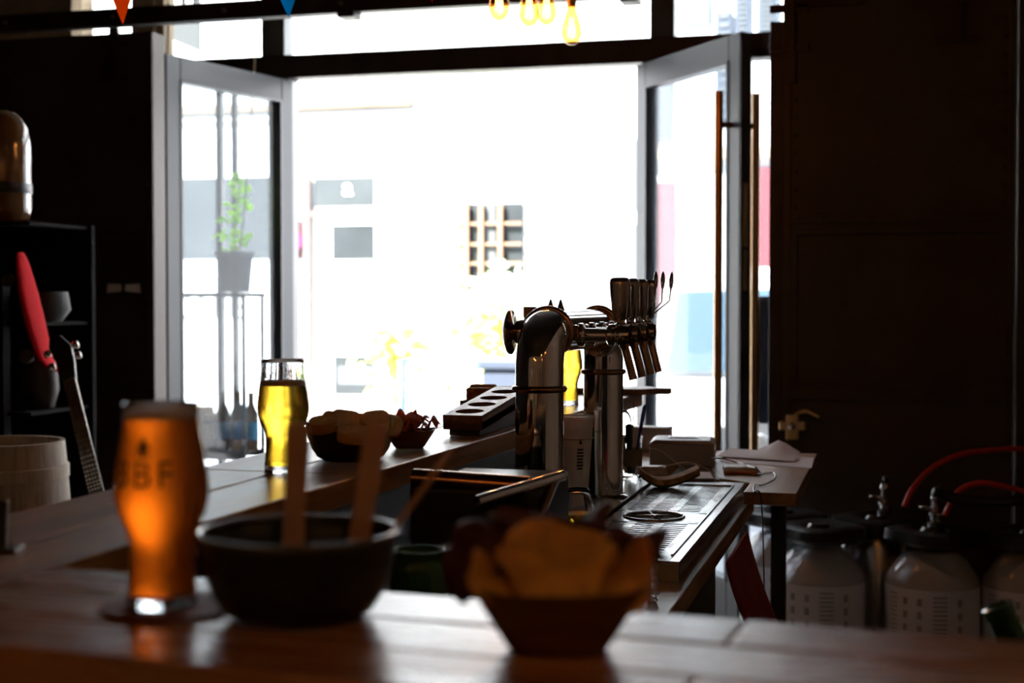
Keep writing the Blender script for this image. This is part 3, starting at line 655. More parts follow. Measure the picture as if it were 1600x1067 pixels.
for px, py, D, w_, h_, rot, lab in ((540, 658, 2.08, .046, .032, (R(-35), R(8), YAW), 'rounded baguette slice on top, second from left'), (505, 663, 2.07, .040, .026, (R(-60), R(-8), YAW + .3), 'low baguette slice at the left rim'), (588, 659, 2.09, .044, .034, (R(-25), R(-6), YAW - .2), 'large baguette slice at the right rim'),
        (612, 664, 2.12, .030, .032, (R(-15), R(20), YAW - .9), 'narrow baguette slice standing at the far right'), (560, 663, 2.14, .044, .032, (R(-45), 0, YAW + .5), 'baguette slice at the back between the top two'), (522, 660, 2.14, .040, .030, (R(-40), R(15), YAW), 'baguette slice at the back left'), (552, 678, 2.05, .046, .03, (R(-60), R(5), YAW), 'baguette slice underneath the others at the front')):
    bread(w_, h_, .017, atd(px, py, D), rot, lab + ' of the smaller black bowl', gb)
# flight paddle
fp = thing('tasting_paddle', (-.738, 2.40, BT), 'walnut tasting paddle with round glass recesses on a black base beside the tower', 'tasting board'); fp.rotation_euler = (R(0), 0, R(0))
bm = bmesh.new(); W2, LN = .036, .345
MT = Matrix.Translation((0, 0, .012)) @ Matrix.Rotation(R(5), 4, 'X')
holes = [(.045 + k * .079) for k in range(4)]; n = 32; hr_ = .026
top = {}
for hi, hy in enumerate(holes):
    c = [(hr_ * math.cos(2 * PI * k / n), hy + hr_ * math.sin(2 * PI * k / n)) for k in range(n)]
    y0 = 0 if hi == 0 else (holes[hi - 1] + hy) / 2; y1 = LN if hi == 3 else (hy + holes[hi + 1]) / 2
    o_ = []
    for k in range(n):
        a = 2 * PI * k / n; c_, s_ = math.cos(a), math.sin(a)
        q = min(W2 / max(abs(c_), 1e-6), (((y1 - hy) if s_ > 0 else (hy - y0)) / max(abs(s_), 1e-6))); o_.append((c_ * q, hy + s_ * q))
    vi = [bm.verts.new(MT @ Vector((x, y, .026))) for x, y in c]; vo = [bm.verts.new(MT @ Vector((x, y, .026))) for x, y in o_]; vd = [bm.verts.new(MT @ Vector((x, y, .014))) for x, y in c]
    for k in range(n):
        j = (k + 1) % n; bm.faces.new((vi[k], vo[k], vo[j], vi[j])); bm.faces.new((vd[k], vi[k], vi[j], vd[j]))
    bm.faces.new(vd)
    for cxx in (-W2, W2): 
        for cyy in (y0, y1): pass
    # corners of the cell
    for (sx, yy) in ((1, y1), (-1, y1), (-1, y0), (1, y0)):
        cand = sorted(range(n), key=lambda k: (o_[k][0] - sx * W2) ** 2 + (o_[k][1] - yy) ** 2)[:2]; k0, k1 = sorted(cand)
        if (k0, k1) == (0, n - 1): k0, k1 = k1, k0
        cv = bm.verts.new(MT @ Vector((sx * W2, yy, .026)))
        try: bm.faces.new((vo[k0], cv, vo[k1]))
        except ValueError: pass
for a, b in (((-W2, 0, 0), (W2, .0005, .0258)), ((-W2, LN - .0005, 0), (W2, LN, .0258)), ((-W2, 0, 0), (-W2 + .0005, LN, .0258)), ((W2 - .0005, 0, 0), (W2, LN, .0258)), ((-W2, 0, 0), (W2, LN, .013))): box(bm, a, b, MT)
link('paddle_block', bm, M['walnut'], fp)
bm = bmesh.new(); v = []
for x in (-.028, .028):
    v.append([bm.verts.new(p) for p in ((x, .012, .0006), (x, .33, .0006), (x, .33, .0405), (x, .012, .0128))])
for k in range(4): bm.faces.new((v[0][k], v[0][(k + 1) % 4], v[1][(k + 1) % 4], v[1][k]))
bm.faces.new(v[0]); bm.faces.new(v[1][::-1]); link('black_base', bm, M['black'], fp)
# rusk board with rusks, little bottle
tb = atz(772, 640, BT); tb = Vector((-.86, 3.02, BT))
bx = thing('snack_dish', tb, 'low wooden dish of rusks behind the tasting paddle', 'dish')
link('dish_body', B(((-.06, -.05, .0006), (.07, .05, .008)), ((-.06, -.05, .008), (-.055, .05, .022)), ((.065, -.05, .008), (.07, .05, .022)), ((-.055, -.05, .008), (.065, -.045, .022)), ((-.055, .045, .008), (.065, .05, .022))), M['boatwood'], bx, bevel=.001)
for k, (dx, dy, dz, rz, l) in enumerate(((-.022, -.022, .029, .0, 'front left'), (-.026, .018, .034, .1, 'back left'), (.038, -.018, .032, .9, 'front right'), (.036, .022, .030, .2, 'back right'))):
    o = link('rusk', B(((-.030, -.009, -.020), (.030, .009, .020))), M['toast'], None, bevel=.004); o.location = tb + Vector((dx, dy, dz)); o.rotation_euler = (R(6), 0, rz); tag(o, 'toasted brown rusk at the %s of the dish behind the tasting paddle' % l, 'rusk', 'rusks in the wooden dish')
sb = thing('sauce_bottle', (-.775, 3.03, BT), 'small dark bottle with pale cap partly hidden by the near tower column', 'bottle')
link('bottle_body', lathe([(0, .0006), (.014, .0006), (.015, .04), (.010, .052), (.008, .06), (0, .06)], 20), M['black'], sb, smooth=True)
link('bottle_cap', lathe([(0, .078), (.008, .078), (.009, .060), (0, .060)], 16), M['white'], sb, smooth=True, auto=40)
# board lying on the bar end
eb_ = atz(985, 618, BT + .01)
eo = thing('serving_board', (eb_.x - .02, 3.66, BT), 'dark serving board overhanging the far end of the bar', 'board')
bm = bmesh.new(); prism(bm, [(-.16, -.10), (.02, -.10), (.05, -.06), (.085, -.055), (.085, -.02), (.05, -.015), (.02, .03), (-.16, .03)], .0006, .016); link('board_slab', bm, M['walnut'], eo, bevel=.003)
mt = atz(6, 870, BT)
mo = thing('menu_stand', (-.63, 1.19, BT), 'black corner of a small stand cut off by the left edge of the view', 'menu stand', rz=.3)
mo.location = (mt.x - .02, mt.y + .01, BT)
bm = bmesh.new(); prism(bm, [(-.09, 0), (.022, 0), (.022, .03), (-.09, .03)], .0006, .004); box(bm, (-.09, .010, .004), (.010, .014, .05), Matrix.Rotation(R(-8), 4, 'X')); link('stand_body', bm, M['black'], mo, bevel=.001)

# ------------------------------------------------------------------ contact grill
gr = thing('contact_grill', (-.60, 1.95, CT), 'black contact grill with steel roller edge and bar handle below the bar', 'contact grill')
link('grill_base', B(((-.075, -.02, .0006), (.10, .25, .085))), M['black'], gr, bevel=.006)
link('grill_lid', B(((-.075, -.015, .095), (.10, .25, .185)), ((-.06, .0, .086), (.085, .24, .095))), M['black'], gr, bevel=.01)
link('roller_edge', cyl(bmesh.new(), (-.078, .01, .196), (.098, .01, .190), .0145, 28), M['copper'], gr, smooth=True, auto=40)
link('foot', B(((-.06, .0, 0.0002), (-.04, .02, .0006))), M['black'], gr)
A = atd(745, 782, 1.93) - gr.location; Bq = atd(880, 742, 2.06) - gr.location
bm = tube([A + Vector((.01, .03, -.004)), A, A.lerp(Bq, .5), Bq], .0075, 16); cyl(bm, A.lerp(Bq, .9), Vector((.098, .06, .14)), .008); cyl(bm, A.lerp(Bq, .25), Vector((.02, .0, .15)), .006)
link('bar_handle', bm, M['chrome'], gr, smooth=True, auto=50)
link('side_cover', lathe([(0, .006), (.04, .006), (.045, 0), (0, 0)], 32, mtx=Matrix.Translation((.10, .12, .12)) @ Matrix.Rotation(R(90), 4, 'Y')), M['black'], gr, smooth=True, auto=40)
gt = link('vent_label', B(((.03, -.0205, .045), (.075, -.02, .052)), ((.03, -.0205, .030), (.075, -.02, .034)), ((.03, -.0205, .018), (.075, -.02, .022))), M['lightgrey'], gr)
# green mug, clear glass, snifter, canister
p = atd(655, 880, 1.66)
mg = thing('green_glass', (p.x, p.y, CT), 'dark green glass tumbler behind the front black bowl', 'glass')
link('glass_body', lathe([(0, .0006), (.028, .0006), (.036, .04), (.037, .09), (.033, .140), (.0305, .164), (.0285, .164), (.031, .14), (.0345, .09), (.033, .04), (.024, .01), (0, .01)], 40), M['green'], mg, smooth=True)
p = atd(798, 720, 2.30)
cg = thing('clear_tumbler', (p.x, p.y, ST if p.y > TY0 else CT), 'empty clear tumbler rim between the contact grill and the near tower column', 'glass')
link('glass_body', lathe([(0, .0006), (.024, .0006), (.027, .188), (.0255, .188), (.0225, .01), (0, .01)], 40), M['glass'], cg, smooth=True, auto=50)
p = atz(868, 838, ST)
sn = thing('snifter_glass', (-.545, 2.475, ST), 'small curved tasting glass half hidden by the near tower column', 'glass')
link('glass_body', lathe([(0, .0006), (.024, .0006), (.022, .003), (.004, .006), (.004, .012), (.020, .020), (.029, .036), (.029, .05), (.022, .075), (.019, .085), (.0175, .085), (.0205, .075), (.0275, .05), (.0275, .037), (.019, .022), (0, .014)], 36), M['glass'], sn, smooth=True)
link('liquor', lathe([(0, .0145), (.019, .0225), (.0273, .037), (.0273, .041), (0, .041)], 36), M['beer'], sn, smooth=True, auto=50)
cp = atz(893, 788, ST)
cn = thing('white_canister', (cp.x + .004, cp.y, ST), 'tall tapered white plastic cup with printed text between the tower columns', 'cup')
link('cup_body', lathe([(0, .0006), (.029, .0006), (.041, .178), (.0425, .178), (.0425, .184), (.039, .184), (.027, .006), (0, .006)], 48), M['frost'], cn, smooth=True, auto=40)
def cwrap(bm, ang0, zc):
    bmesh.ops.triangulate(bm, faces=bm.faces[:]); bmesh.ops.subdivide_edges(bm, edges=[e for e in bm.edges if e.calc_length() > .004], cuts=3)
    for v in bm.verts:
        z = zc + v.co.y; r = .029 + .012 * z / .178 + .0007 + v.co.z; a = ang0 + v.co.x / .037; v.co = Vector((r * math.cos(a), r * math.sin(a), z))
    return bm
bm = bmesh.new()
for k in range(7):
    L_ = .013 + .001 * ((k * 7) % 3)
    box(bm, (-L_ / 2, -k * .0065, 0), (L_ / 2, -k * .0065 + .0038, .0002))
box(bm, (-.003, .013, 0), (.003, .019, .0002)); box(bm, (-.0015, .018, 0), (.0015, .0225, .0002))
ca = math.atan2(-cp.y, -cp.x)
link('printed_text', cwrap(bm, ca + R(22), .115), M['dark'], cn)
bm = bmesh.new(); lathe([(.0407, .137), (.0411, .1375), (.0412, .139), (.0408, .1395)], 48, bm); link('fill_line', bm, M['beige'], cn, smooth=True)

# ------------------------------------------------------------------ side table with clutter
TT = .92
a, b_ = atz(1241, 771, TT), atz(1280, 708.6, TT)
tx1, ty0, ty1 = (a.x + b_.x) / 2, a.y, b_.y
tbx = thing('side_table', (tx1 - .3, ty0, 0), 'light oak side table right of the drip tray with papers on it', 'table')
bm = bmesh.new(); prism(bm, [(-.55, 0), (.3, 0), (.3, ty1 - ty0), (-.55, ty1 - ty0)], TT - .028, TT)
bmesh.ops.bisect_plane(bm, geom=bm.verts[:] + bm.edges[:] + bm.faces[:], plane_co=(0, .16, 0), plane_no=(0, 1, 0))
for v in bm.verts:     # the top continues behind the tray only past its far end
    if v.co.x < 0 and v.co.y < .2: v.co.x = .3 - (tx1 - TXR) + .012 if v.co.y < .17 else v.co.x
link('table_top', bm, M['tablewood'], tbx, bevel=.002)
for x, y in ((-.075, .20), (-.50, .30), (.20, .8), (-.50, .8)): link('table_leg', B(((x - .02, y - .02, 0), (x + .02, y + .02, TT - .0285))), M['blackpaint'], tbx)
# beige cash box / printer
p = atz(1062, 728, TT)
cb_ = thing('cash_box', (p.x, p.y + .06, TT), 'beige metal cash box with recessed lid handle on the side table', 'cash box', rz=.10)
w0, w1, d0, hh = -.082, .082, .075, .066
bm = bmesh.new(); prism(bm, [(w0, -d0), (w1, -d0), (w1, d0), (w0, d0)], .0006, hh - .008)
link('box_body', bm, M['beige'], cb_, bevel=.003)
bm = bmesh.new(); va = [bm.verts.new((x, y, hh - .0078)) for x, y in ((w0, -d0), (w1, -d0), (w1, d0), (w0, d0))]; vb = [bm.verts.new((x, y, hh)) for x, y in ((w0 + .012, -d0 + .012), (w1 - .012, -d0 + .012), (w1 - .012, d0 - .012), (w0 + .012, d0 - .012))]
for k in range(4): bm.faces.new((va[k], va[(k + 1) % 4], vb[(k + 1) % 4], vb[k]))
bm.faces.new(vb); bm.faces.new(va[::-1]); link('lid', bm, M['beige'], cb_, bevel=.001)
link('lid_handle', B(((-.035, -.014, hh), (.035, -.010, hh + .003)), ((-.035, .010, hh), (.035, .014, hh + .003)), ((-.038, -.014, hh), (-.033, .014, hh + .003)), ((.033, -.014, hh), (.038, .014, hh + .003))), M['steel'], cb_)
link('cash_lock', lathe([(0, .004), (.006, .004), (.007, 0)], 16, mtx=Matrix.Translation((.082, -.03, .035)) @ Matrix.Rotation(R(90), 4, 'Y')), M['chrome'], cb_, smooth=True)
cbk = link('brown_box', B(((-.075, -.03, .0006), (.04, .03, .070))), M['beige'], None, bevel=.003); p = atz(1035, 700, TT); cbk.location = (p.x, 3.92, TT); tag(cbk, 'flat brown box behind the beige cash box', 'box')
p = atz(1157, 739, TT)
rt = thing('card_reader', (p.x, p.y, TT), 'small white rounded card reader beside the cash box', 'card reader', rz=.15)
rt_ = link('reader_body', B(((-.042, -.032, .0006), (.042, .032, .018))), M['white'], rt, bevel=.006)
link('reader_edge', B(((-.0405, -.0335, .004), (.0405, -.0318, .008))), M['orange'], rt)
def sheet(name, corners, th, m, label, cat, z0, bend=None):
    c = sum((Vector(q) for q in corners), Vector()) / 4; bm = bmesh.new(); n = 10; g = []
    for i in range(n + 1):
        row = []
        for j in range(n + 1):
            u, v = i / n, j / n; q = (Vector(corners[0]) * (1 - u) + Vector(corners[1]) * u) * (1 - v) + (Vector(corners[3]) * (1 - u) + Vector(corners[2]) * u) * v
            z = z0 + (bend(u, v) if bend else 0); row.append(bm.verts.new((q.x - c.x, q.y - c.y, z)))
        g.append(row)
    for i in range(n):
        for j in range(n): bm.faces.new((g[i][j], g[i + 1][j], g[i + 1][j + 1], g[i][j + 1]))
    solid(bm, -th); o = link(name, bm, m, None, smooth=True, auto=40); o.location = (c.x, c.y, TT); return tag(o, label, cat)
Z_ = TT
sheet('paper_sheet', [atz(1125, 722, Z_), atz(1268, 732, Z_), atz(1272, 716, Z_), atz(1150, 708, Z_)], .0006, M['whitep'], 'flat white paper sheet at the edge of the side table', 'paper', .001)
sheet('paper_sheet', [atz(1120, 716, Z_), atz(1240, 724, Z_), atz(1250, 712, Z_), atz(1140, 704, Z_)], .0006, M['whitep'], 'creased white paper on top with one corner folded up', 'paper', .004, lambda u, v: .034 * max(0, 1 - abs(u - .72) * 3.2) * v + .002)
sheet('plastic_sleeve', [atz(1042, 752, Z_), atz(1125, 752, Z_), atz(1108, 730, Z_), atz(1066, 727, Z_)], .002, mat('dark_sleeve', (.10, .10, .11), .15), 'dark glossy plastic sleeve lying in front of the cash box', 'sleeve', .003)
sheet('paper_receipt', [atz(1062, 752, Z_), atz(1115, 752, Z_), atz(1112, 742, Z_), atz(1072, 741, Z_)], .0006, M['whitep'], 'pale receipt half over the dark plastic sleeve', 'paper', .0065)
sm = link('wooden_block', B(((-.035, -.02, .0006), (.035, .02, .022))), M['tablewood'], None, bevel=.002); p = atz(1019, 742, TT); sm.location = (p.x, p.y, TT); tag(sm, 'small wooden block beside the glass of pens', 'block')
def cable(name, pts, r, m, label, cat='cable'):
    P = spline(pts, 8); c = P[0].copy(); bm = tube([q - c for q in P], r, 8); o = link(name, bm, m, None, smooth=True); o.location = c; return tag(o, label, cat)
cable('power_cable', [atz(1112, 716, TT + .03), atz(1124, 716, TT + .033), atz(1150, 722, TT + .012), atz(1180, 732, TT + .02), atz(1188, 738, TT + .003)], .0016, M['black'], 'thin grey cable looping from the cash box over the card reader')
cable('charging_cable', [atz(1180, 743, TT + .003), atz(1207, 738, TT + .003), atz(1210, 748, TT + .003), atz(1190, 758, TT + .003), atz(1180, 756, TT + .004), atz(1178, 768, TT + .003), Vector((atz(1180, 773, TT).x + .01, ty0 - .006, TT - .02)), Vector((atz(1182, 773, TT).x + .015, ty0 - .012, TT - .25)), Vector((atz(1190, 773, TT).x, ty0 - .015, TT - .4))], .0016, M['black'], 'black charging cable hanging over the table front edge')
cable('beige_cord', [atz(1006, 733, TT + .03), atz(1040, 728, TT + .045), atz(1075, 722, TT + .05), atz(1105, 733, TT + .03), atz(1118, 752, TT + .006)], .0012, M['twine'], 'thin beige cord lying across the cash box front')
cable('beige_cord', [atz(1002, 700, TT + .075), atz(1030, 703, TT + .072), atz(1055, 722, TT + .05), atz(1085, 745, TT + .008), atz(1100, 748, TT + .004)], .0012, M['twine'], 'thin beige cord running diagonally down past the cash box')
# pens in a glass jar
p = atz(986, 747, TT)
pj = thing('pen_jar', (p.x, p.y, TT), 'glass jar beside the far tower column used as a pen pot', 'jar')
link('glass_body', lathe([(0, .0006), (.024, .0006), (.0275, .1), (.0275, .100), (.026, .1), (.0225, .008), (0, .008)], 36), M['glass'], pj, smooth=True, auto=50)
link('jar_label', lathe([(.0262, .03), (.0270, .07)], 24), mat('jar_paper', (.14, .12, .09), .7), pj, smooth=True)
def pen(dx, dy, tx, ty, L, r, m, label, name='pen'):
    A = Vector((dx, dy, .012)); Bn = Vector((tx, ty, L)); bm = tube([Vector((0, 0, 0)), (Bn - A) * .6, (Bn - A) * .61, (Bn - A) * .97, (Bn - A)], [r * .8, r * .8, r, r, r * .4], 10)
    o = link(name, bm, m, None, smooth=True, auto=50); o.location = pj.location + A; tag(o, label, 'pen', 'pens in the glass jar')
pen(.004, .0, .032, .004, .175, .0045, M['penblue'], 'blue ballpoint pen leaning to the right in the glass jar')
pen(-.002, .008, .004, .016, .185, .0018, M['steel'], 'thin metal skewer standing at the back of the glass jar')
pen(-.012, -.002, -.022, .004, .10, .0045, M['yellow'], 'yellow marker low at the left of the glass jar')
pen(.0, -.010, -.004, -.012, .13, .009, M['black'], 'thick black marker in the middle of the glass jar')
bm = torus(.030, .004, (0, 0, 0), Matrix.Rotation(R(90), 4, 'X') @ Matrix.Scale(.55, 4, (1, 0, 0)), bm=None); tube([(0, 0, -.03), (.004, 0, -.10)], .003, 8, bm)
o = link('scissors', bm, M['black'], None, smooth=True); o.location = pj.location + Vector((-.018, .006, .128)); o.rotation_euler = (0, 0, YAW); tag(o, 'black scissors handle sticking out of the glass jar', 'scissors')
# sponge on the tray
p = atz(1050, 757, ST); sp = thing('sponge', (p.x - .004, p.y - .03, ST), 'curled brown sponge with dark scouring side on the far end of the drip tray', 'sponge', rz=YAW)
for nm, zo, th, m in (('sponge_body', .006, .013, 'sponge'), ('scouring_pad', .001, .005, 'scour')):
    bm = bmesh.new(); n = 20; g = []
    for i in range(n + 1):
        s = i / n * 2 - 1; x = s * .068; z = .026 * s * s + .004 * math.sin(s * 3); g.append([(x, y, z + zo + dz) for y in (-.03, .03) for dz in (0, th)])
    vv = [[bm.verts.new(q) for q in (r_[0], r_[1], r_[3], r_[2])] for r_ in g]
    for a_, b__ in zip(vv, vv[1:]):
        for k in range(4): bm.faces.new((a_[k], a_[(k + 1) % 4], b__[(k + 1) % 4], b__[k]))
    bm.faces.new(vv[0][::-1]); bm.faces.new(vv[-1]); bmesh.ops.recalc_face_normals(bm, faces=bm.faces[:]); link(nm, bm, M[m], sp, bevel=.001)
rp = link('metal_clip', B(((-.012, -.008, 0), (.012, .008, .010))), M['black'], None, bevel=.002); q = atz(1076, 747, ST); rp.location = (q.x, 3.33, TT + .0004); tag(rp, 'small black clip just behind the curled sponge', 'clip')
# dark curved strap at the tray front, plastic film, towel
P0 = [atz(838, 858, ST + .012), atz(880, 856, ST + .012), atz(925, 860, ST + .008), atz(945, 860, ST + .010), atz(958, 852, ST + .018), atz(971, 850, ST + .022)]
c = P0[0].copy(); bm = tube([q - c for q in spline(P0, 6)], [.011] * 14 + [.009] * 5 + [.006] * 6 + [.004] * 5 + [.003], 10, flat=.35)
o = link('knife_handle', bm, M['black'], None, smooth=True); o.location = c; tag(o, 'dark curved handle with a raised tip lying on the near end of the tray', 'knife')
P0 = [atd(1020, 858, 2.16), atd(1018, 885, 2.14), atd(1021, 915, 2.13), atd(1019, 945, 2.12), atd(1022, 990, 2.12)]; c = P0[0].copy(); rnd = random.Random(5)
S_ = spline(P0, 8); bm = tube([q - c for q in S_], [.008 + rnd.uniform(-.0025, .003) for _ in S_], 9, flat=.8)
o = link('plastic_film', bm, M['film'], None); o.location = c; tag(o, 'crumpled strip of clear plastic film hanging at the near corner of the tray', 'plastic film')
tw_c = Vector((-.312, 2.62, CT))
bm = bmesh.new(); nu, nv = 44, 20; g = []
for i in range(nu + 1):
    u = i / nu; row = []
    for j in range(nv + 1):
        v = j / nv; row.append(bm.verts.new((.004 + .012 * math.sin(u * 15 + v * 2) * v + (.16 * v ** 1.3) * (1 - .5 * abs(u - .6)), (u - .5) * .36 * (1 - .25 * v) - .02 * v, .002 - v * (.30 + .05 * math.sin(u * 3)))))
    g.append(row)
for i in range(nu):
    for j in range(nv): bm.faces.new((g[i][j], g[i + 1][j], g[i + 1][j + 1], g[i][j + 1]))
solid(bm, .006); o = link('bar_towel', bm, M['towel'], None, smooth=True); o.location = (-.298, 2.75, CT - .02); tag(o, 'dark red towel hanging from the right edge of the work counter', 'towel')

# ------------------------------------------------------------------ kegs
def make_keg(loc, label, steel=False):
    t = thing('beer_keg' if not steel else 'steel_keg', loc, label, 'keg', 'kegs on the floor at the right')
    r = .148
    if steel: link('keg_body', lathe([(0, .001), (.11, .001), (.115, .53), (.10, .56), (0, .57)], 40), M['steel'], t, smooth=True, auto=40)
    else:
        link('keg_body', lathe([(0, .001), (.13, .001), (r, .03), (r, .435), (.144, .455), (.132, .475), (.108, .51), (.080, .535), (.05, .548), (0, .55)], 56), M['kegplastic'], t, smooth=True, auto=50)
        lab = link('keg_label', lathe([(r + .0008, .10), (r + .0008, .435)], 56), M['label'], t, smooth=True)
        bm = bmesh.new(); a0_ = math.atan2(-loc[1], -loc[0])
        def patch(da, z0, z1, wa):
            n_ = 4; pts = []
            for k in range(n_ + 1):
                a_ = a0_ + da + wa * k / n_; pts.append((math.cos(a_) * (r + .0016), math.sin(a_) * (r + .0016)))
            for (x0, y0), (x1, y1) in zip(pts, pts[1:]): bm.faces.new([bm.verts.new(q) for q in ((x0, y0, z0), (x1, y1, z0), (x1, y1, z1), (x0, y0, z1))])
        for k in range(4):
            for cc in (-.62, -.30, .55): patch(cc, .385 - k * .042, .408 - k * .042, .10)
        for k in range(14): patch(.02, .412 - k * .014, .417 - k * .014, .30); patch(-.98, .412 - k * .014, .416 - k * .014, .2)
        link('printed_text', bm, mat('keg_print', (.34, .35, .40), .6), lab)
        link('inner_bag', lathe([(.06, .30), (.12, .34), (.118, .42), (.09, .47), (.05, .50), (.02, .52)], 32), mat('silver_bag', (.5, .5, .52), .3, metal=.8, bump=.8, bscale=20), t, smooth=True)
    # black grip collar
    bm = bmesh.new(); n_ = 48; prof = [(.050, .545), (.055, .60), (.105, .615), (.135, .605), (.138, .575), (.118, .560), (.105, .572), (.07, .556)]
    rings = []
    for rr, z in prof: rings.append([bm.verts.new(((rr * (1 + (.10 * math.cos(4 * 2 * PI * k / n_) if rr > .09 else 0))) * math.cos(2 * PI * k / n_), (rr * (1 + (.10 * math.cos(4 * 2 * PI * k / n_) if rr > .09 else 0))) * math.sin(2 * PI * k / n_), z)) for k in range(n_)])
    for p_, q_ in zip(rings, rings[1:] + rings[:1]):
        for k in range(n_): bm.faces.new((p_[k], p_[(k + 1) % n_], q_[(k + 1) % n_], q_[k]))
    bmesh.ops.recalc_face_normals(bm, faces=bm.faces[:]); link('grip_collar', bm, M['black'], t, smooth=True, auto=50)
    link('keg_valve', lathe([(0, .54), (.035, .545), (.04, .60), (.03, .615), (0, .615)], 24), M['black'], t, smooth=True, auto=40)
    return t
def onfloorish(px, Z): p = atd(px, 470, Z); return (p.x, p.y, 0)
make_keg(onfloorish(1282, 4.62), 'clear plastic keg with white printed label standing just below the side table corner')
make_keg(onfloorish(1460, 4.55), 'clear plastic keg with white printed label in the middle of the row at the right')
make_keg(onfloorish(1615, 4.50), 'clear plastic keg cut off by the right edge of the view')
make_keg(onfloorish(1226, 4.93), 'clear keg half hidden behind the labelled keg nearest the table corner')
make_keg(onfloorish(1372, 4.80), 'dark steel keg standing behind between two clear plastic kegs', True)
def coupler(px, Z, lean, label):
    p = onfloorish(px, Z); t = thing('keg_coupler', (p[0], p[1], .616), label, 'keg coupler', 'couplers on the kegs')
    link('coupler_body', lathe([(0, .0006), (.024, .0006), (.026, .012), (.016, .020), (.016, .032), (.022, .036), (.022, .044), (.012, .050), (.012, .085), (.016, .090), (.014, .105), (0, .105)], 24), M['steel'], t, smooth=True, auto=40)
    link('coupler_lever', tube([(-.005, 0, .055), (-.035, -.01, .062), (-.05, -.012, .058)], .006, 8), M['steel'], t, smooth=True)
    link('coupler_grip', tube([(0, 0, .105), (lean, 0, .13)], .011, 12), M['black'], t, smooth=True)
coupler(1385, 4.80, .004, 'metal keg coupler standing up on the steel keg at the back')
coupler(1465, 4.55, .02, 'metal keg coupler on the middle clear keg')
# hoses
def hose(pts, r, m, label, Z=4.5): return cable('beer_hose' if m is M['redhose'] else 'black_hose', [atd(x, y, Zq) for x, y, Zq in pts], r, m, label, 'hose')
hose([(1413, 792, 4.7), (1425, 765, 4.7), (1455, 732, 4.75), (1500, 710, 4.8), (1550, 703, 4.85), (1600, 702, 4.9), (1680, 715, 4.9)], .009, M['redhose'], 'red hose arching high from the back keg to the right edge')
hose([(1476, 806, 4.50), (1486, 785, 4.50), (1502, 764, 4.50), (1530, 755, 4.50), (1560, 758, 4.50), (1600, 768, 4.5), (1680, 790, 4.5)], .009, M['redhose'], 'lower red hose curving off the middle keg coupler')
hose([(1458, 768, 4.42), (1500, 780, 4.42), (1560, 784, 4.42), (1620, 778, 4.42), (1700, 774, 4.42)], .017, M['black'], 'thick black hose lying over the collars of the kegs')
p = atd(1585, 985, 1.45)
gb_ = thing('green_bottle', (p.x, p.y, .692), 'neck of a dark green bottle in the lower right corner behind the front bar', 'bottle'); gb_.rotation_euler = (0, R(-24), 0); gb_.location = (p.x + .125, p.y, .707); gb_.scale = (1.12,) * 3
link('bottle_body', lathe([(0, .0), (.032, .0), (.033, .19), (.028, .215), (.015, .245), (.013, .30), (.0145, .302), (.0145, .312), (.011, .313), (.010, .25), (0, .24)], 32), M['green'], gb_, smooth=True, auto=50)
link('bottle_label', lathe([(.0335, .06), (.0335, .15)], 32), M['redc'], gb_, smooth=True)

# ------------------------------------------------------------------ left side: shelves, jar, barrel, bass guitar, board
shx = atd(5, 500, 4.6)
sh = thing('shelf_rack', (shx.x, shx.y, 0), 'dark shelf rack at the left edge holding a big glass jar', 'shelf')
link('upright', B(((-.02, -.02, 0), (.012, .02, 1.42))), M['rack'], sh)
for z in (.56, .98, 1.27, 1.595):
    link('shelf_board', B(((-.6, .0, z - .012), (.10, .34, z))), M['rack'], sh, bevel=.002)
link('back_board', B(((-.6, .35, 0), (.11, .37, 1.60))), M['rack'], sh)
jr = thing('glass_jar', (shx.x - .10, shx.y + .14, 1.596), 'large glass jar with domed top on the shelf at the upper left', 'jar')
link('jar_body', lathe([(r_ * .8, z_ * .86) for r_, z_ in ((0, .001), (.09, .001), (.115, .02), (.122, .06), (.122, .30), (.112, .37), (.08, .42), (.04, .44), (0, .445))], 48), mat('jar_amber_reflection', (.22, .10, .035), .06, trans=.35, coat=1), jr, smooth=True)  # amber reflection on the jar is painted into its glass colour
link('jar_band', lathe([(.0985, .10), (.1005, .105), (.1005, .13), (.0985, .135)], 48), M['black'], jr, smooth=True)
tags = (('round_pot', .98, .06, .16, 'rust', 'dim round metal pot on the second shelf at the left edge', 'pot'), ('steel_bowl', 1.27, .10, .10, 'blackmatte', 'dim metal bowl on the third shelf of the left rack', 'bowl'), ('storage_tin', .56, .07, .16, 'steel', 'dim tin on the low shelf of the left rack', 'tin'))
for nm, z, r, h_, m, lb_, ct in tags:
    o = link(nm, lathe([(0, .0006), (r * .7, .0006), (r, h_ * .4), (r * .9, h_), (r * .85, h_), (r * .9, h_ * .4), (0, .01)], 32), M[m], None, smooth=True, auto=50); o.location = (shx.x + .03, shx.y + .16, z); tag(o, lb_, ct)
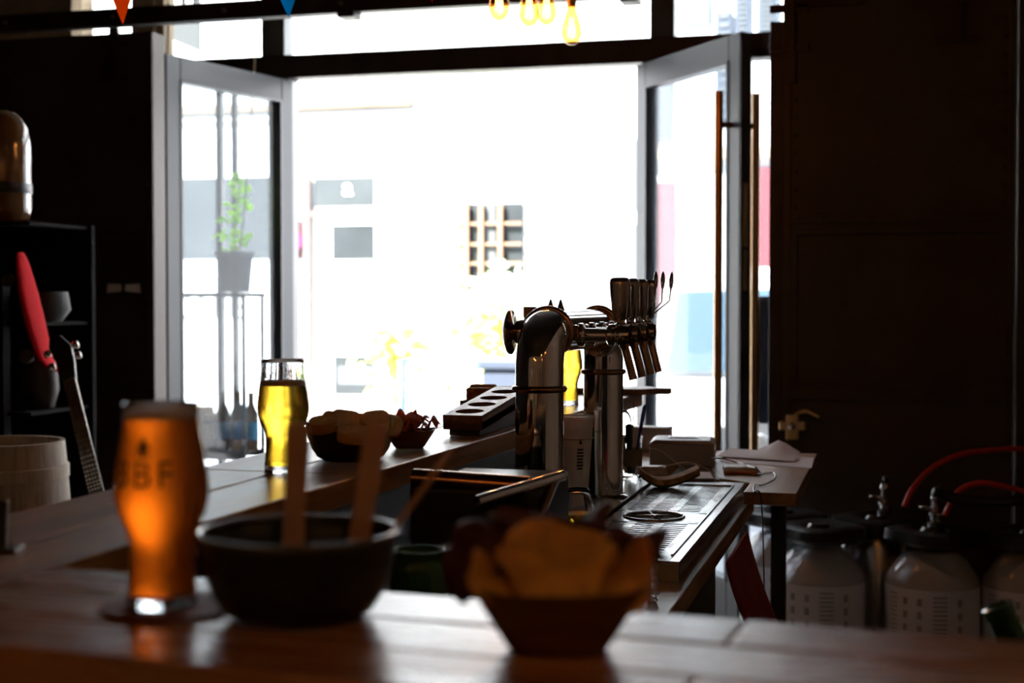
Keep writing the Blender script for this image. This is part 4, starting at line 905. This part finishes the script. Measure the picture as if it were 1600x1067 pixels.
# barrel
p = atd(2, 690, 4.0)
br = thing('oak_barrel', (p.x, p.y, 0), 'pale oak barrel standing behind the bar at the left edge', 'barrel')
z1 = .945; rB = .172
prof = [(0, .02), (.15, .02), (.155, 0), (.165, 0)] + [(rB + .025 * math.sin(PI * k / 16), z1 * k / 16) for k in range(17)] + [(rB - .014, z1), (rB - .016, z1 - .03), (0, z1 - .03)]
bm = lathe(prof, 60)
link('barrel_body', bm, M['barrel'], br, smooth=True, auto=40)
for zc, w_ in ((.86, .035), (.72, .03), (.25, .03), (.10, .035)):
    rr = lambda z: rB + .025 * math.sin(PI * z / z1)
    link('hoop', lathe([(rr(zc) + .0005, zc - w_ / 2), (rr(zc - .0) + .005, zc - w_ / 2 + .001), (rr(zc) + .005, zc + w_ / 2 - .001), (rr(zc) + .0005, zc + w_ / 2)], 60), wood('hoop_wood', (.70, .60, .46), (.55, .45, .33), 'Z', .6, 2), br, smooth=True, auto=50)
# bass guitar
hd, bd = atd(105, 580, 4.40), atd(150, 765, 4.3)
ax = (hd - bd).normalized(); sx = ax.cross(Vector((-_sy, _cy, 0))).normalized(); sy = sx.cross(ax)
bg_ = bpy.data.objects.new('bass_guitar', None); COL.objects.link(bg_); bg_.matrix_world = Matrix.Translation(bd) @ Matrix((sx, sy, ax)).transposed().to_4x4(); tag(bg_, 'blue bass guitar with long neck leaning behind the bar next to the barrel', 'guitar')
NL = (hd - bd).length
link('neck', B(((-.018, .0, -.06), (.018, .018, NL - .02))), M['neck'], bg_, bevel=.005)
bm = bmesh.new(); v = [bm.verts.new(q) for q in ((-.024, -.004, -.06), (.024, -.004, -.06), (.019, -.004, NL - .03), (-.019, -.004, NL - .03), (-.024, .0, -.06), (.024, .0, -.06), (.019, .0, NL - .03), (-.019, .0, NL - .03))]
for f in ((0, 1, 2, 3), (7, 6, 5, 4), (0, 4, 5, 1), (1, 5, 6, 2), (2, 6, 7, 3), (3, 7, 4, 0)): bm.faces.new([v[k] for k in f])
fbd = link('fretboard', bm, M['fret'], bg_)
bm = bmesh.new(); z = 0
for k in range(20):
    zz = (NL - .03) - .86 * (1 - 2 ** (-k / 12)) * .62
    if zz > -.05: box(bm, (-.021, -.006, zz), (.021, -.0035, zz + .0022))
link('fret_wires', bm, M['steel'], fbd)
bm = bmesh.new()
for x in (-.0135, -.0045, .0045, .0135): tube([(x * 1.15, -.009, -.25), (x, -.008, NL)], .0012, 6, bm)
link('strings', bm, M['steel'], bg_)
bm = bmesh.new()
pts = [(-.02, NL - .03), (.02, NL - .03), (.030, NL + .0), (.028, NL + .04), (.040, NL + .09), (.030, NL + .125), (-.005, NL + .12), (-.030, NL + .08), (-.028, NL + .02)]
prism(bm, [(x, y) for x, y in pts], .0, .014); 
for v in bm.verts: v.co = Vector((v.co.x, v.co.z, v.co.y))
bmesh.ops.recalc_face_normals(bm, faces=bm.faces[:]); hdst = link('headstock', bm, M['black'], bg_, bevel=.002)
for k, (x, z) in enumerate(((-.042, NL + .04), (-.042, NL + .075), (.045, NL + .03), (.050, NL + .075))):
    link('tuning_peg', lathe([(0, -.012), (.010, -.010), (.012, 0), (.010, .010), (0, .012)], 14, c=(x, .006, z)), M['chrome'], hdst, smooth=True)
bm = bmesh.new(); body = [(-.03, -.02), (-.055, .005), (-.085, .02), (-.115, .01), (-.135, -.04), (-.125, -.11), (-.10, -.17), (-.12, -.24), (-.15, -.31), (-.12, -.40), (-.03, -.44), (.07, -.43), (.14, -.37), (.15, -.29), (.11, -.20), (.10, -.13), (.11, -.07), (.115, -.03), (.095, -.01), (.07, -.03), (.04, -.045), (.025, -.05)]
prism(bm, [(x, y) for x, y in body], .004, .045)
for v in bm.verts: v.co = Vector((v.co.x, v.co.z, v.co.y))
bmesh.ops.recalc_face_normals(bm, faces=bm.faces[:]); bo_ = link('guitar_body', bm, M['guitarblue'], bg_, bevel=.008)
link('pickguard', B(((-.08, .001, -.05), (-.055, .0035, -.005)), ((-.05, .001, -.30), (.06, .0035, -.12))), M['white'], bo_)
gs = bd + ax * -.44
st = thing('guitar_stand', (gs.x, gs.y, 0), 'black tripod stand under the blue bass guitar', 'stand'); bm = bmesh.new()
for a_ in (.3, 2.4, 4.5): tube([(0, .06, max(gs.z, .2) * .8), (.22 * math.cos(a_), .06 + .22 * math.sin(a_), .01)], .009, 8, bm)
tube([(0, .06, .1), (0, .06, max(gs.z - .01, .2))], .01, 8, bm); tube([(-.07, .0, gs.z - .02), (0, .06, gs.z - .03), (.07, .0, gs.z - .02)], .009, 8, bm); link('stand_frame', bm, M['black'], st, smooth=True)
# red skate board hanging on the rack side
A, Bq = atd(32, 395, 4.5), atd(78, 585, 4.5); Lb = (A - Bq).length; ax = (A - Bq).normalized(); sx = ax.cross(Vector((-_sy, _cy, 0))).normalized(); sy = sx.cross(ax)
rb = bpy.data.objects.new('skateboard', None); COL.objects.link(rb); rb.matrix_world = Matrix.Translation(Bq) @ Matrix((sx, sy, ax)).transposed().to_4x4(); tag(rb, 'narrow red skateboard deck hanging upright and tilted in front of the dark rack', 'skateboard')
bm = bmesh.new(); n_ = 24; rings = []
for i in range(n_ + 1):
    s = i / n_; wd = .085 * min(1, (math.sin(PI * (.03 + .94 * s))) ** .45); xo = .006 * math.sin(PI * s) - (.035 * ((.14 - s) / .14) ** 1.5 if s < .14 else 0)
    th_ = .006 + .0105 * math.sin(PI * s) ** .6
    rings.append([bm.verts.new((xo + th_ * math.cos(2 * PI * k / 14), wd * math.sin(2 * PI * k / 14), s * Lb)) for k in range(14)])
for a_, b__ in zip(rings, rings[1:]):
    for k in range(14): bm.faces.new((a_[k], a_[(k + 1) % 14], b__[(k + 1) % 14], b__[k]))
bm.faces.new(rings[0][::-1]); bm.faces.new(rings[-1]); link('deck', bm, M['red'], rb, smooth=True)
for z in (.07, Lb - .08):
    tk = link('truck', tube([(.012, 0, z), (.035, 0, z)], .009, 10), M['chromed'], rb, smooth=True); tube_ = tube([(.037, -.055, z), (.037, .055, z)], .005, 10); link('axle', tube_, M['chrome'], tk, smooth=True)
    for s in (-1, 1): link('wheel', lathe([(0, -.014), (.018, -.014), (.022, -.008), (.022, .008), (.018, .014), (0, .014)], 20, mtx=Matrix.Translation((.037, s * .06, z)) @ Matrix.Rotation(R(90), 4, 'X')), M['rust'], tk, smooth=True, auto=40)

# ------------------------------------------------------------------ bunting, hanging bulbs
def pennant(px0, px1, pyt, ptip, Z, m, label):
    a, b, c = atd(px0, pyt, Z), atd(px1, pyt, Z), atd(*ptip, Z)
    bm = bmesh.new(); f = bm.faces.new([bm.verts.new(q - a) for q in (a, c, b)]); solid(bm, .001); o = link('bunting_flag', bm, m, None); o.location = a; tag(o, label, 'bunting flag', 'triangular bunting flags'); return a
Zs = 3.6
s1 = pennant(161, 216, -38, (192, 39), Zs, M['orange_f'], 'orange triangular bunting flag at the top left'); s2 = pennant(420, 475, -40, (451, 28), Zs, M['blue_f'], 'blue triangular bunting flag at the top'); s3 = pennant(652, 694, -55, (675, 4), Zs, M['red_f'], 'tip of a red bunting flag at the top edge')
cable('bunting_string', [atd(-60, -30, Zs), atd(168, -38, Zs), atd(430, -40, Zs), atd(690, -55, Zs), atd(1000, -90, Zs)], .0015, M['twine'], 'pale string carrying the bunting flags', 'string')
def bulb(px, py, Z, label, en=1.3, drop=None):
    p = atd(px, py, Z) if drop is None else Vector(drop)
    t = thing('pendant_bulb', p, label, 'light bulb', 'filament bulbs on cords')
    link('bulb_glass', lathe([(0, -.055), (.010, -.053), (.022, -.044), (.030, -.030), (.032, -.016), (.029, .004), (.021, .030), (.0145, .050), (.0135, .058), (.0125, .058), (.0135, .049), (.020, .029), (.028, .004), (.031, -.016), (.029, -.029), (.021, -.043), (.009, -.052), (0, -.054)], 32), M['bulbg'], t, smooth=True)
    bm = bmesh.new()
    for k in range(8):
        a = 2 * PI * k / 8; tube([(.006 * math.cos(a), .006 * math.sin(a), .028), (.013 * math.cos(a + .2), .013 * math.sin(a + .2), -.030)], .0009, 5, bm)
    link('filament', bm, M['filament'], t)
    link('bulb_socket', lathe([(0, .058), (.0145, .058), (.015, .085), (.018, .087), (.018, .118), (.006, .126), (0, .126)], 24), M['copperbrass'], t, smooth=True, auto=40)
    link('cord', tube([(0, 0, .12), (0, 0, max(3.25 - p.z, .2))], .0025, 6), M['black'], t, smooth=True)
    ld = bpy.data.lights.new('bulb_light', 'POINT'); ld.energy = en; ld.color = (1, .64, .36); ld.shadow_soft_size = .012
    lo = bpy.data.objects.new('bulb_light', ld); COL.objects.link(lo); lo.parent = t; lo.location = (0, 0, -.01)
M['bulbg'] = paneglass('bulb_glass', (1, .76, .46), 1.2, 0)
M['filament'] = mat('filament', (1, .5, .2), .5, emit=(1, .50, .14), es=28)
bulb(893, 42, 4.3, 'lowest filament bulb hanging right of the cluster')
bulb(780, 4, 4.3, 'leftmost filament bulb of the cluster at the top')
bulb(827, 13, 4.25, 'filament bulb second from the left in the cluster')
bulb(854, 12, 4.45, 'filament bulb third from the left in the cluster')
# the room's further pendants, behind and above the viewer
for k, q in enumerate(((-1.3, -.5, 2.2), (-.9, -.7, 2.1), (.3, .15, 2.35), (.75, .9, 2.3), (.9, -.6, 2.2))): bulb(0, 0, 0, 'filament bulb hanging behind the viewer, %s' % ('far left', 'left of the middle', 'nearest overhead', 'rightmost over the near bar', 'rearmost at the right')[k], (2.6, 2.6, 2.6, 1.0, 1.2)[k], q)

# ------------------------------------------------------------------ plant by the left window, twine
def leafblob(bm, c, n, rad, size, rnd, squash=(1, 1, 1)):
    for _ in range(n):
        d_ = Vector((rnd.gauss(0, 1), rnd.gauss(0, 1), rnd.gauss(0, 1))).normalized() * rad * rnd.uniform(.3, 1); d_ = Vector((d_.x * squash[0], d_.y * squash[1], d_.z * squash[2]))
        s = size * rnd.uniform(.6, 1.3); mtx = Matrix.Translation(Vector(c) + d_) @ Euler((rnd.uniform(-1, 1), rnd.uniform(-1, 1), rnd.uniform(0, 6.28))).to_matrix().to_4x4()
        pts = [(0, 0, 0), (s * .35, s * .35, s * .08), (s * .9, s * .3, s * .05), (s, 0, -s * .1), (s * .9, -s * .3, s * .05), (s * .35, -s * .35, s * .08)]
        v = [bm.verts.new(mtx @ Vector(q)) for q in pts]; bm.faces.new((v[0], v[1], v[2], v[3])); bm.faces.new((v[0], v[3], v[4], v[5]))
rnd = random.Random(11)
pb = aty(373, 457, 6.12); pb.x -= .02
pl = thing('potted_plant', pb, 'bright green leafy plant in a grey pot seen through the left door glass', 'plant')
link('plant_pot', lathe([(0, .001), (.070, .001), (.086, .17), (.094, .172), (.094, .19), (.082, .19), (.08, .16), (0, .15)], 32), M['pot'], pl, smooth=True, auto=40)
bm = bmesh.new(); leafblob(bm, (0, 0, .24), 16, .06, .05, rnd, (1, 1, 1)); leafblob(bm, (-.03, 0, .32), 16, .06, .05, rnd); leafblob(bm, (.03, 0, .43), 18, .05, .05, rnd); leafblob(bm, (.035, 0, .52), 14, .045, .05, rnd)
link('foliage', bm, cloth('sunlit_leaf', (.42, .78, .06)), pl); link('stem', tube([(0, 0, .15), (0, .01, .3), (.03, 0, .5)], .004, 6), M['leaf'], pl, smooth=True)
stn = thing('plant_stand', (pb.x - .15, pb.y, 0), 'black metal stand under the potted plant by the left window', 'stand')
bm = B(((-.28, -.11, pb.z - .022), (.255, .11, pb.z - .001)), ((.235, -.11, 0), (.25, -.09, pb.z - .02)), ((.235, .09, 0), (.25, .11, pb.z - .02)), ((-.28, .09, 0), (-.26, .11, pb.z - .02)), ((-.28, -.11, 0), (-.26, -.09, pb.z - .02)), ((-.26, .095, .60), (.235, .105, .62)), ((-.26, -.105, .60), (.235, -.095, .62)))
link('stand_frame', bm, M['frame'], stn); link('lower_shelf', B(((-.26, -.10, .62), (.235, .10, .635))), M['frame'], stn)
cable('hanging_twine', [aty(402, -60, 6.1), aty(399, 60, 6.1), aty(396, 130, 6.1), aty(384, 300, 6.12), aty(374, 400, 6.12)], .004, M['twine'], 'pale twine running down from the transom to the potted plant', 'twine')
fx = aty(256, 330, 5.75)
cable('hanging_twine', [aty(264, -20, 5.75), aty(261, 120, 5.75), fx], .004, M['twine'], 'short pale twine between the left steel door and the door leaf', 'twine')
hp = thing('dried_flowers', fx, 'small hanging bunch of pale yellow dried flowers beside the left steel door', 'flowers')
bm = bmesh.new(); leafblob(bm, (0, 0, -.02), 10, .02, .02, rnd); leafblob(bm, (-.006, 0, -.09), 14, .03, .024, rnd, (.6, 1, 1.3)); leafblob(bm, (0, 0, -.14), 14, .03, .026, rnd); link('flower_heads', bm, M['leafp'], hp); link('green_tie', lathe([(0, -.2), (.01, -.2), (.01, -.17), (0, -.17)], 12), mat('green_tie', (.1, .5, .25), .5), hp)
# bottles and crates on the stand's lower shelf, seen through the glass
for k, (px, lb_) in enumerate(((348, 'left'), (371, 'middle'), (392, 'right'))):
    q = aty(px, 600, 6.12 + .03 * (k % 2)); t = thing('beer_bottle', (q.x, q.y, .6355), 'brown beer bottle with blue label behind the left door glass, %s one of three' % lb_, 'bottle', 'bottles with blue labels')
    sc = 1.05
    link('bottle_body', lathe([(0, .0), (.031, .0), (.033, .01), (.033, .15), (.028, .175), (.014, .21), (.013, .25), (.0145, .252), (.0145, .262), (0, .262)], 24), mat('brown_bottle', (.10, .05, .02), .1, trans=.3), t, smooth=True, auto=50); t.scale = (sc,) * 3
    link('bottle_label', lathe([(.0336, .05), (.0336, .13)], 24), mat('blue_label', (.05, .45, .80), .5), t, smooth=True)
for k, (x0, x1, z1, lb_) in enumerate(((298, 322, .20, 'narrow wooden crate at the left of the lower stand shelf'), (325, 338, .17, 'brown carton beside the bottles on the lower stand shelf'))):
    qa, qb = aty(x0, 600, 6.12), aty(x1, 600, 6.12); w_ = (qb.x - qa.x) / 2
    t = thing('wooden_crate' if k == 0 else 'carton', ((qa.x + qb.x) / 2, 6.12, .6355), lb_, 'crate' if k == 0 else 'box')
    link('box_shell', B(((-w_, -.08, .0), (w_, .08, z1))), wood('crate_wood', (.45, .28, .14), (.3, .17, .08), 'Z', .6, 2), t, bevel=.003); link('box_band', B(((-w_ - .002, -.082, z1 * .75), (w_ + .002, .082, z1 * .85))), M['walnut'], t)

# ================================================================== street
FY = 12.5
struct(link('ground', B(((-30, 6.5, -.25), (25, 40, -.02))), M['street']))
struct(link('pavement', B(((-30, 6.48, -.02), (25, 8.3, .0)), ((-30, FY - 1.2, -.02), (25, FY, .03)), ((-30, FY, -.02), (25, FY + .5, .03))), M['pave']))
fcd = thing('street_building', (-3, FY, 0), 'sunlit pale building across the street seen through the entrance', 'building')
def F2(px, py): q = aty(px, py, FY); return q.x + 3, q.z
def frect(px0, py0, px1, py1): 
    x0, z1_ = F2(px0, py0); x1, _ = F2(px1, py0); _, z0_ = F2((px0 + px1) / 2, py1); _, zt = F2((px0 + px1) / 2, py0); return x0, max(z0_, .03), x1, zt
link('wall', B(((-14, 0, .0), (14, .4, 7.5))), M['plaster'], fcd)
def fpart(name, r, d0, d1, m, par=fcd): x0, z0_, x1, z1_ = r; return link(name, B(((x0, -d1, z0_), (x1, -d0, z1_))), M[m] if isinstance(m, str) else m, par)
fpart('cornice', frect(250, 162, 645, 174), 0, .09, mat('cornice_stone', (.22, .16, .11), .9, noise=.3, nscale=4)); fpart('cornice_cap', frect(250, 178, 660, 186), 0, .05, 'plaster')
# barred window
wr = frect(733, 318, 818, 505); wn = fpart('window', wr, 0, .03, 'extglass')
x0, z0_, x1, z1_ = wr
link('window_bars', B(*[((x0 + (x1 - x0) * f - .022, -.10, z0_), (x0 + (x1 - x0) * f + .022, -.06, z1_)) for f in (.0, .27, .62)], *[((x0 - .08, -.08, z0_ + (z1_ - z0_) * f - .014), (x1, -.06, z0_ + (z1_ - z0_) * f + .014)) for f in (.17, .33, .50, .66, .83)]), mat('rusty_cream_bars', (.20, .12, .075), .7), wn)
link('curtain', B(((x0 + .12, -.04, z0_ + .5), (x0 + .26, -.032, z1_))), M['lightgrey'], wn)
fpart('window_reveal', (x0 - .10, z0_, x0 - .0, z1_ + .03), 0, .06, mat('limestone', (.18, .145, .10), .9)); 
# shop front left
sf = fpart('shop_front', frect(250, 276, 592, 642), 0, .04, 'whitewood')
fpart('shop_pane', frect(250, 278, 470, 405), .04, .05, 'extglass', sf); fpart('wine_band', frect(460, 345, 479, 405), .05, .055, 'wine', sf)
fpart('transom_pane', frect(494, 278, 587, 322), .04, .05, mat('sky_pane', (.06, .068, .07), .3, noise=.3, nscale=1.5), sf)
fpart('door_pane', frect(522, 352, 587, 405), .04, .05, 'extglass', sf); fpart('low_pane', frect(525, 556, 587, 616), .04, .05, 'extglass', sf)
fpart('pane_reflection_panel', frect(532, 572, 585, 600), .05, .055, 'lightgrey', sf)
fpart('left_low_pane', frect(462, 556, 478, 640), .04, .05, 'extglass', sf)
fpart('frame_post', frect(479, 278, 490, 642), .04, .10, 'pinkwood', sf); fpart('frame_rail', frect(490, 329, 588, 338), .04, .09, 'pinkwood', sf)
bm = textmesh('a', .24, .004); sx_, sz_ = F2(547, 306)
for v in bm.verts: v.co = Vector((v.co.x * 1.1 + sx_, -.056 - v.co.z, v.co.y + sz_))
link('letter', bm, M['white'], sf)
x_, z_ = F2(452, 377); bm = bmesh.new(); lathe([(.10, 0), (.16, 0), (.16, .02), (.10, .02), (.10, 0)], 32, bm, mtx=Matrix.Translation((x_, -.07, z_)) @ Matrix.Rotation(R(90), 4, 'X')); lathe([(0, .01), (.05, .01), (.05, .0)], 24, bm, mtx=Matrix.Translation((x_, -.07, z_)) @ Matrix.Rotation(R(90), 4, 'X'))
link('round_sign', bm, M['pink'], sf)
bm = textmesh('CAFÉ', .34, .004); x_, z_ = F2(325, 497)
for v in bm.verts: v.co = Vector((v.co.x + x_, -.056 - v.co.z, v.co.y + z_))
link('cafe_lettering', bm, M['lightgrey'], sf)
# right: grey panel with slats, red garage, shutters
rp_ = fpart('grey_panel', frect(924, 219, 1010, 325), 0, .03, 'lightgrey')
for a_, b__ in ((938, 952), (961, 976), (985, 1000)): fpart('grey_slat', frect(a_, 350, b__, 470), 0, .03, 'lightgrey')
fpart('red_garage', frect(1015, 285, 1055, 560), 0, .05, 'redgate'); fpart('red_door', frect(1150, 262, 1260, 640), 0, .05, 'redgate')
fpart('purple_post', frect(1006, 285, 1026, 480), .05, .09, mat('purple_paint', (.022, .018, .04), .6))
for r_ in ((1012, 120, 1050, 222), (1120, 20, 1145, 190), (1150, -40, 1172, 60), (1185, -40, 1215, 50)): 
    q = frect(*r_); s_ = fpart('shutter', q, 0, .05, 'bluegrey'); link('shutter_slats', B(*[((q[0] + .03, -.06, q[1] + (q[3] - q[1]) * (k + .3) / 12), (q[2] - .03, -.05, q[1] + (q[3] - q[1]) * (k + .7) / 12)) for k in range(12)]), M['lightgrey'], s_)
fpart('upper_window', frect(1062, -40, 1110, 40), 0, .04, 'lightgrey'); fpart('string_course', frect(1010, 232, 1300, 248), 0, .10, 'stone')
# hanging sign just outside the left transom
q = aty(288, 30, 7.1); sg = thing('hanging_sign', (q.x, 7.1, q.z - .03), 'dark square sign with white letters outside the top left transom', 'sign')
bm = bmesh.new(); v = [bm.verts.new(p) for p in ((-.12, 0, -.06), (.09, 0, -.15), (.09, 0, .42), (-.12, 0, .42))]; bm.faces.new(v); solid(bm, .02); link('sign_board', bm, mat('sign_slate', (.05, .057, .062), .6), sg)
bm = textmesh('BBF', .20, .002)
for v in bm.verts: v.co = Vector((v.co.x * .6 - .005, -.012 - v.co.z, v.co.y * 1.2 + .07))
link('sign_letters', bm, mat('sign_white', (.9, .9, .9), .6), sg); link('sign_bracket', B(((-.01, -.01, .42), (.01, .01, .6))), M['frame'], sg)
struct(link('trim_8', B(((aty(420, 400, SY + .10).x, SY + .10, 0), (aty(441, 400, SY + .10).x, SY + .24, 3.3)), ((-3.6, SY + .13, 3.2), (0, SY + .45, 3.5))), mat('dark_stone', (.16, .14, .12), .9, col2=(.05, .045, .04), nscale=7, bump=.5)))
# parked white car
cx0 = aty(1004, 500, 9.3).x
car = thing('parked_car', (cx0, 9.3, -.02), 'white parked car seen through the glass of the right door leaf', 'car')
def section(bm, prof, y0, y1, inset=0): 
    a_ = [bm.verts.new((x, y0 + (inset if z > .9 else 0), z)) for x, z in prof]; b__ = [bm.verts.new((x, y1 - (inset if z > .9 else 0), z)) for x, z in prof]; n_ = len(prof)
    bm.faces.new(a_); bm.faces.new(b__[::-1])
    for k in range(n_): bm.faces.new((a_[k], b__[k], b__[(k + 1) % n_], a_[(k + 1) % n_]))
    bmesh.ops.recalc_face_normals(bm, faces=bm.faces[:]); return bm
link('car_body', section(bmesh.new(), [(0, .25), (.0, .60), (.05, .86), (3.2, .86), (4.1, .75), (4.2, .5), (4.2, .25)], 0, 1.7), M['carwhite'], car, bevel=.04)
link('cabin', section(bmesh.new(), [(.03, .86), (.12, 1.50), (.35, 1.58), (2.1, 1.58), (2.9, .87)], .02, 1.68, .12), M['carwhite'], car, bevel=.04)
link('side_window', section(bmesh.new(), [(.16, .90), (.22, 1.42), (1.0, 1.44), (1.0, .90)], -.012, .3, .09), M['carglass'], car); link('side_window', section(bmesh.new(), [(1.06, .90), (1.06, 1.44), (2.05, 1.44), (2.65, .90)], -.012, .3, .09), M['carglass'], car)
for x in (.75, 3.4): 
    wl = link('wheel', lathe([(0, -.1), (.20, -.1), (.31, -.09), (.32, 0), (.31, .09), (.2, .1), (0, .1)], 36, mtx=Matrix.Translation((x, .08, .32)) @ Matrix.Rotation(R(90), 4, 'X')), M['rubber'], car, smooth=True, auto=40)
    link('hubcap', lathe([(0, .11), (.17, .105), (.19, .1), (.19, .09)], 24, mtx=Matrix.Translation((x, .08, .32)) @ Matrix.Rotation(R(90), 4, 'X')), M['steel'], wl, smooth=True)
link('door_handle', B(((.80, -.03, .78), (.95, 0, .81))), M['black'], car)
# bushes, planter, railing opposite
def bush(px, py, Y, rad, n, size, label, m='leaf', seed=1, z0=0.0):
    q = aty(px, py, Y); t = thing('street_shrub', (q.x, Y, .0), label, 'shrub', 'shrubs across the street'); rn = random.Random(seed); bm = bmesh.new(); leafblob(bm, (0, 0, q.z), n, rad, size, rn); 
    f = link('foliage', bm, M[m], t); link('stem', tube([(0, 0, 0), (.02, 0, q.z * .5), (0, 0, q.z)], .02, 6), mat('bark', (.3, .2, .12), .8), t, smooth=True)
bush(615, 550, 10.2, .34, 120, .11, 'sparse sunlit bush left of the blue railing', 'leaf', 2)
bush(700, 600, 10.3, .40, 160, .10, 'low sunlit bush behind the blue railing', 'leafp', 3)
bush(765, 540, 10.9, .32, 150, .12, 'bright bush just left of the beer tower', 'leaf', 4)
bush(785, 470, 10.8, .30, 150, .12, 'pale flowering bush below the barred window', 'leafp', 5)
bush(752, 478, 11.6, .22, 90, .09, 'small plant in front of the barred window', 'leafp', 6)
gp = aty(795, 572, 10.0); t = thing('street_planter', (gp.x, 10.0, 0), 'blue grey bin standing across the street left of the tower', 'bin')
link('bin_body', B(((-.16, -.16, 0), (.16, .16, max(gp.z - .02, .3)))), M['bluegrey'], t, bevel=.02); link('bin_lid', B(((-.19, -.19, max(gp.z - .02, .3)), (.19, .19, gp.z + .06))), M['bluegrey'], t, bevel=.02)
ra, rb_ = aty(628, 563, 9.6), aty(745, 563, 9.6); rl = thing('street_railing', (ra.x, 9.6, 0), 'pale blue metal railing on the pavement across the street', 'railing')
W_ = rb_.x - ra.x; bm = bmesh.new()
for k in range(2): tube([(k * W_, 0, 0), (k * W_, 0, ra.z)], .03 if k == 0 else .02, 10, bm)
tube([(0, 0, ra.z), (W_, 0, ra.z)], .014, 10, bm); tube([(0, 0, ra.z * .45), (W_, 0, ra.z * .45)], .014, 10, bm); link('railing_frame', bm, mat('pale_blue_paint', (.05, .09, .13), .5), rl, smooth=True)
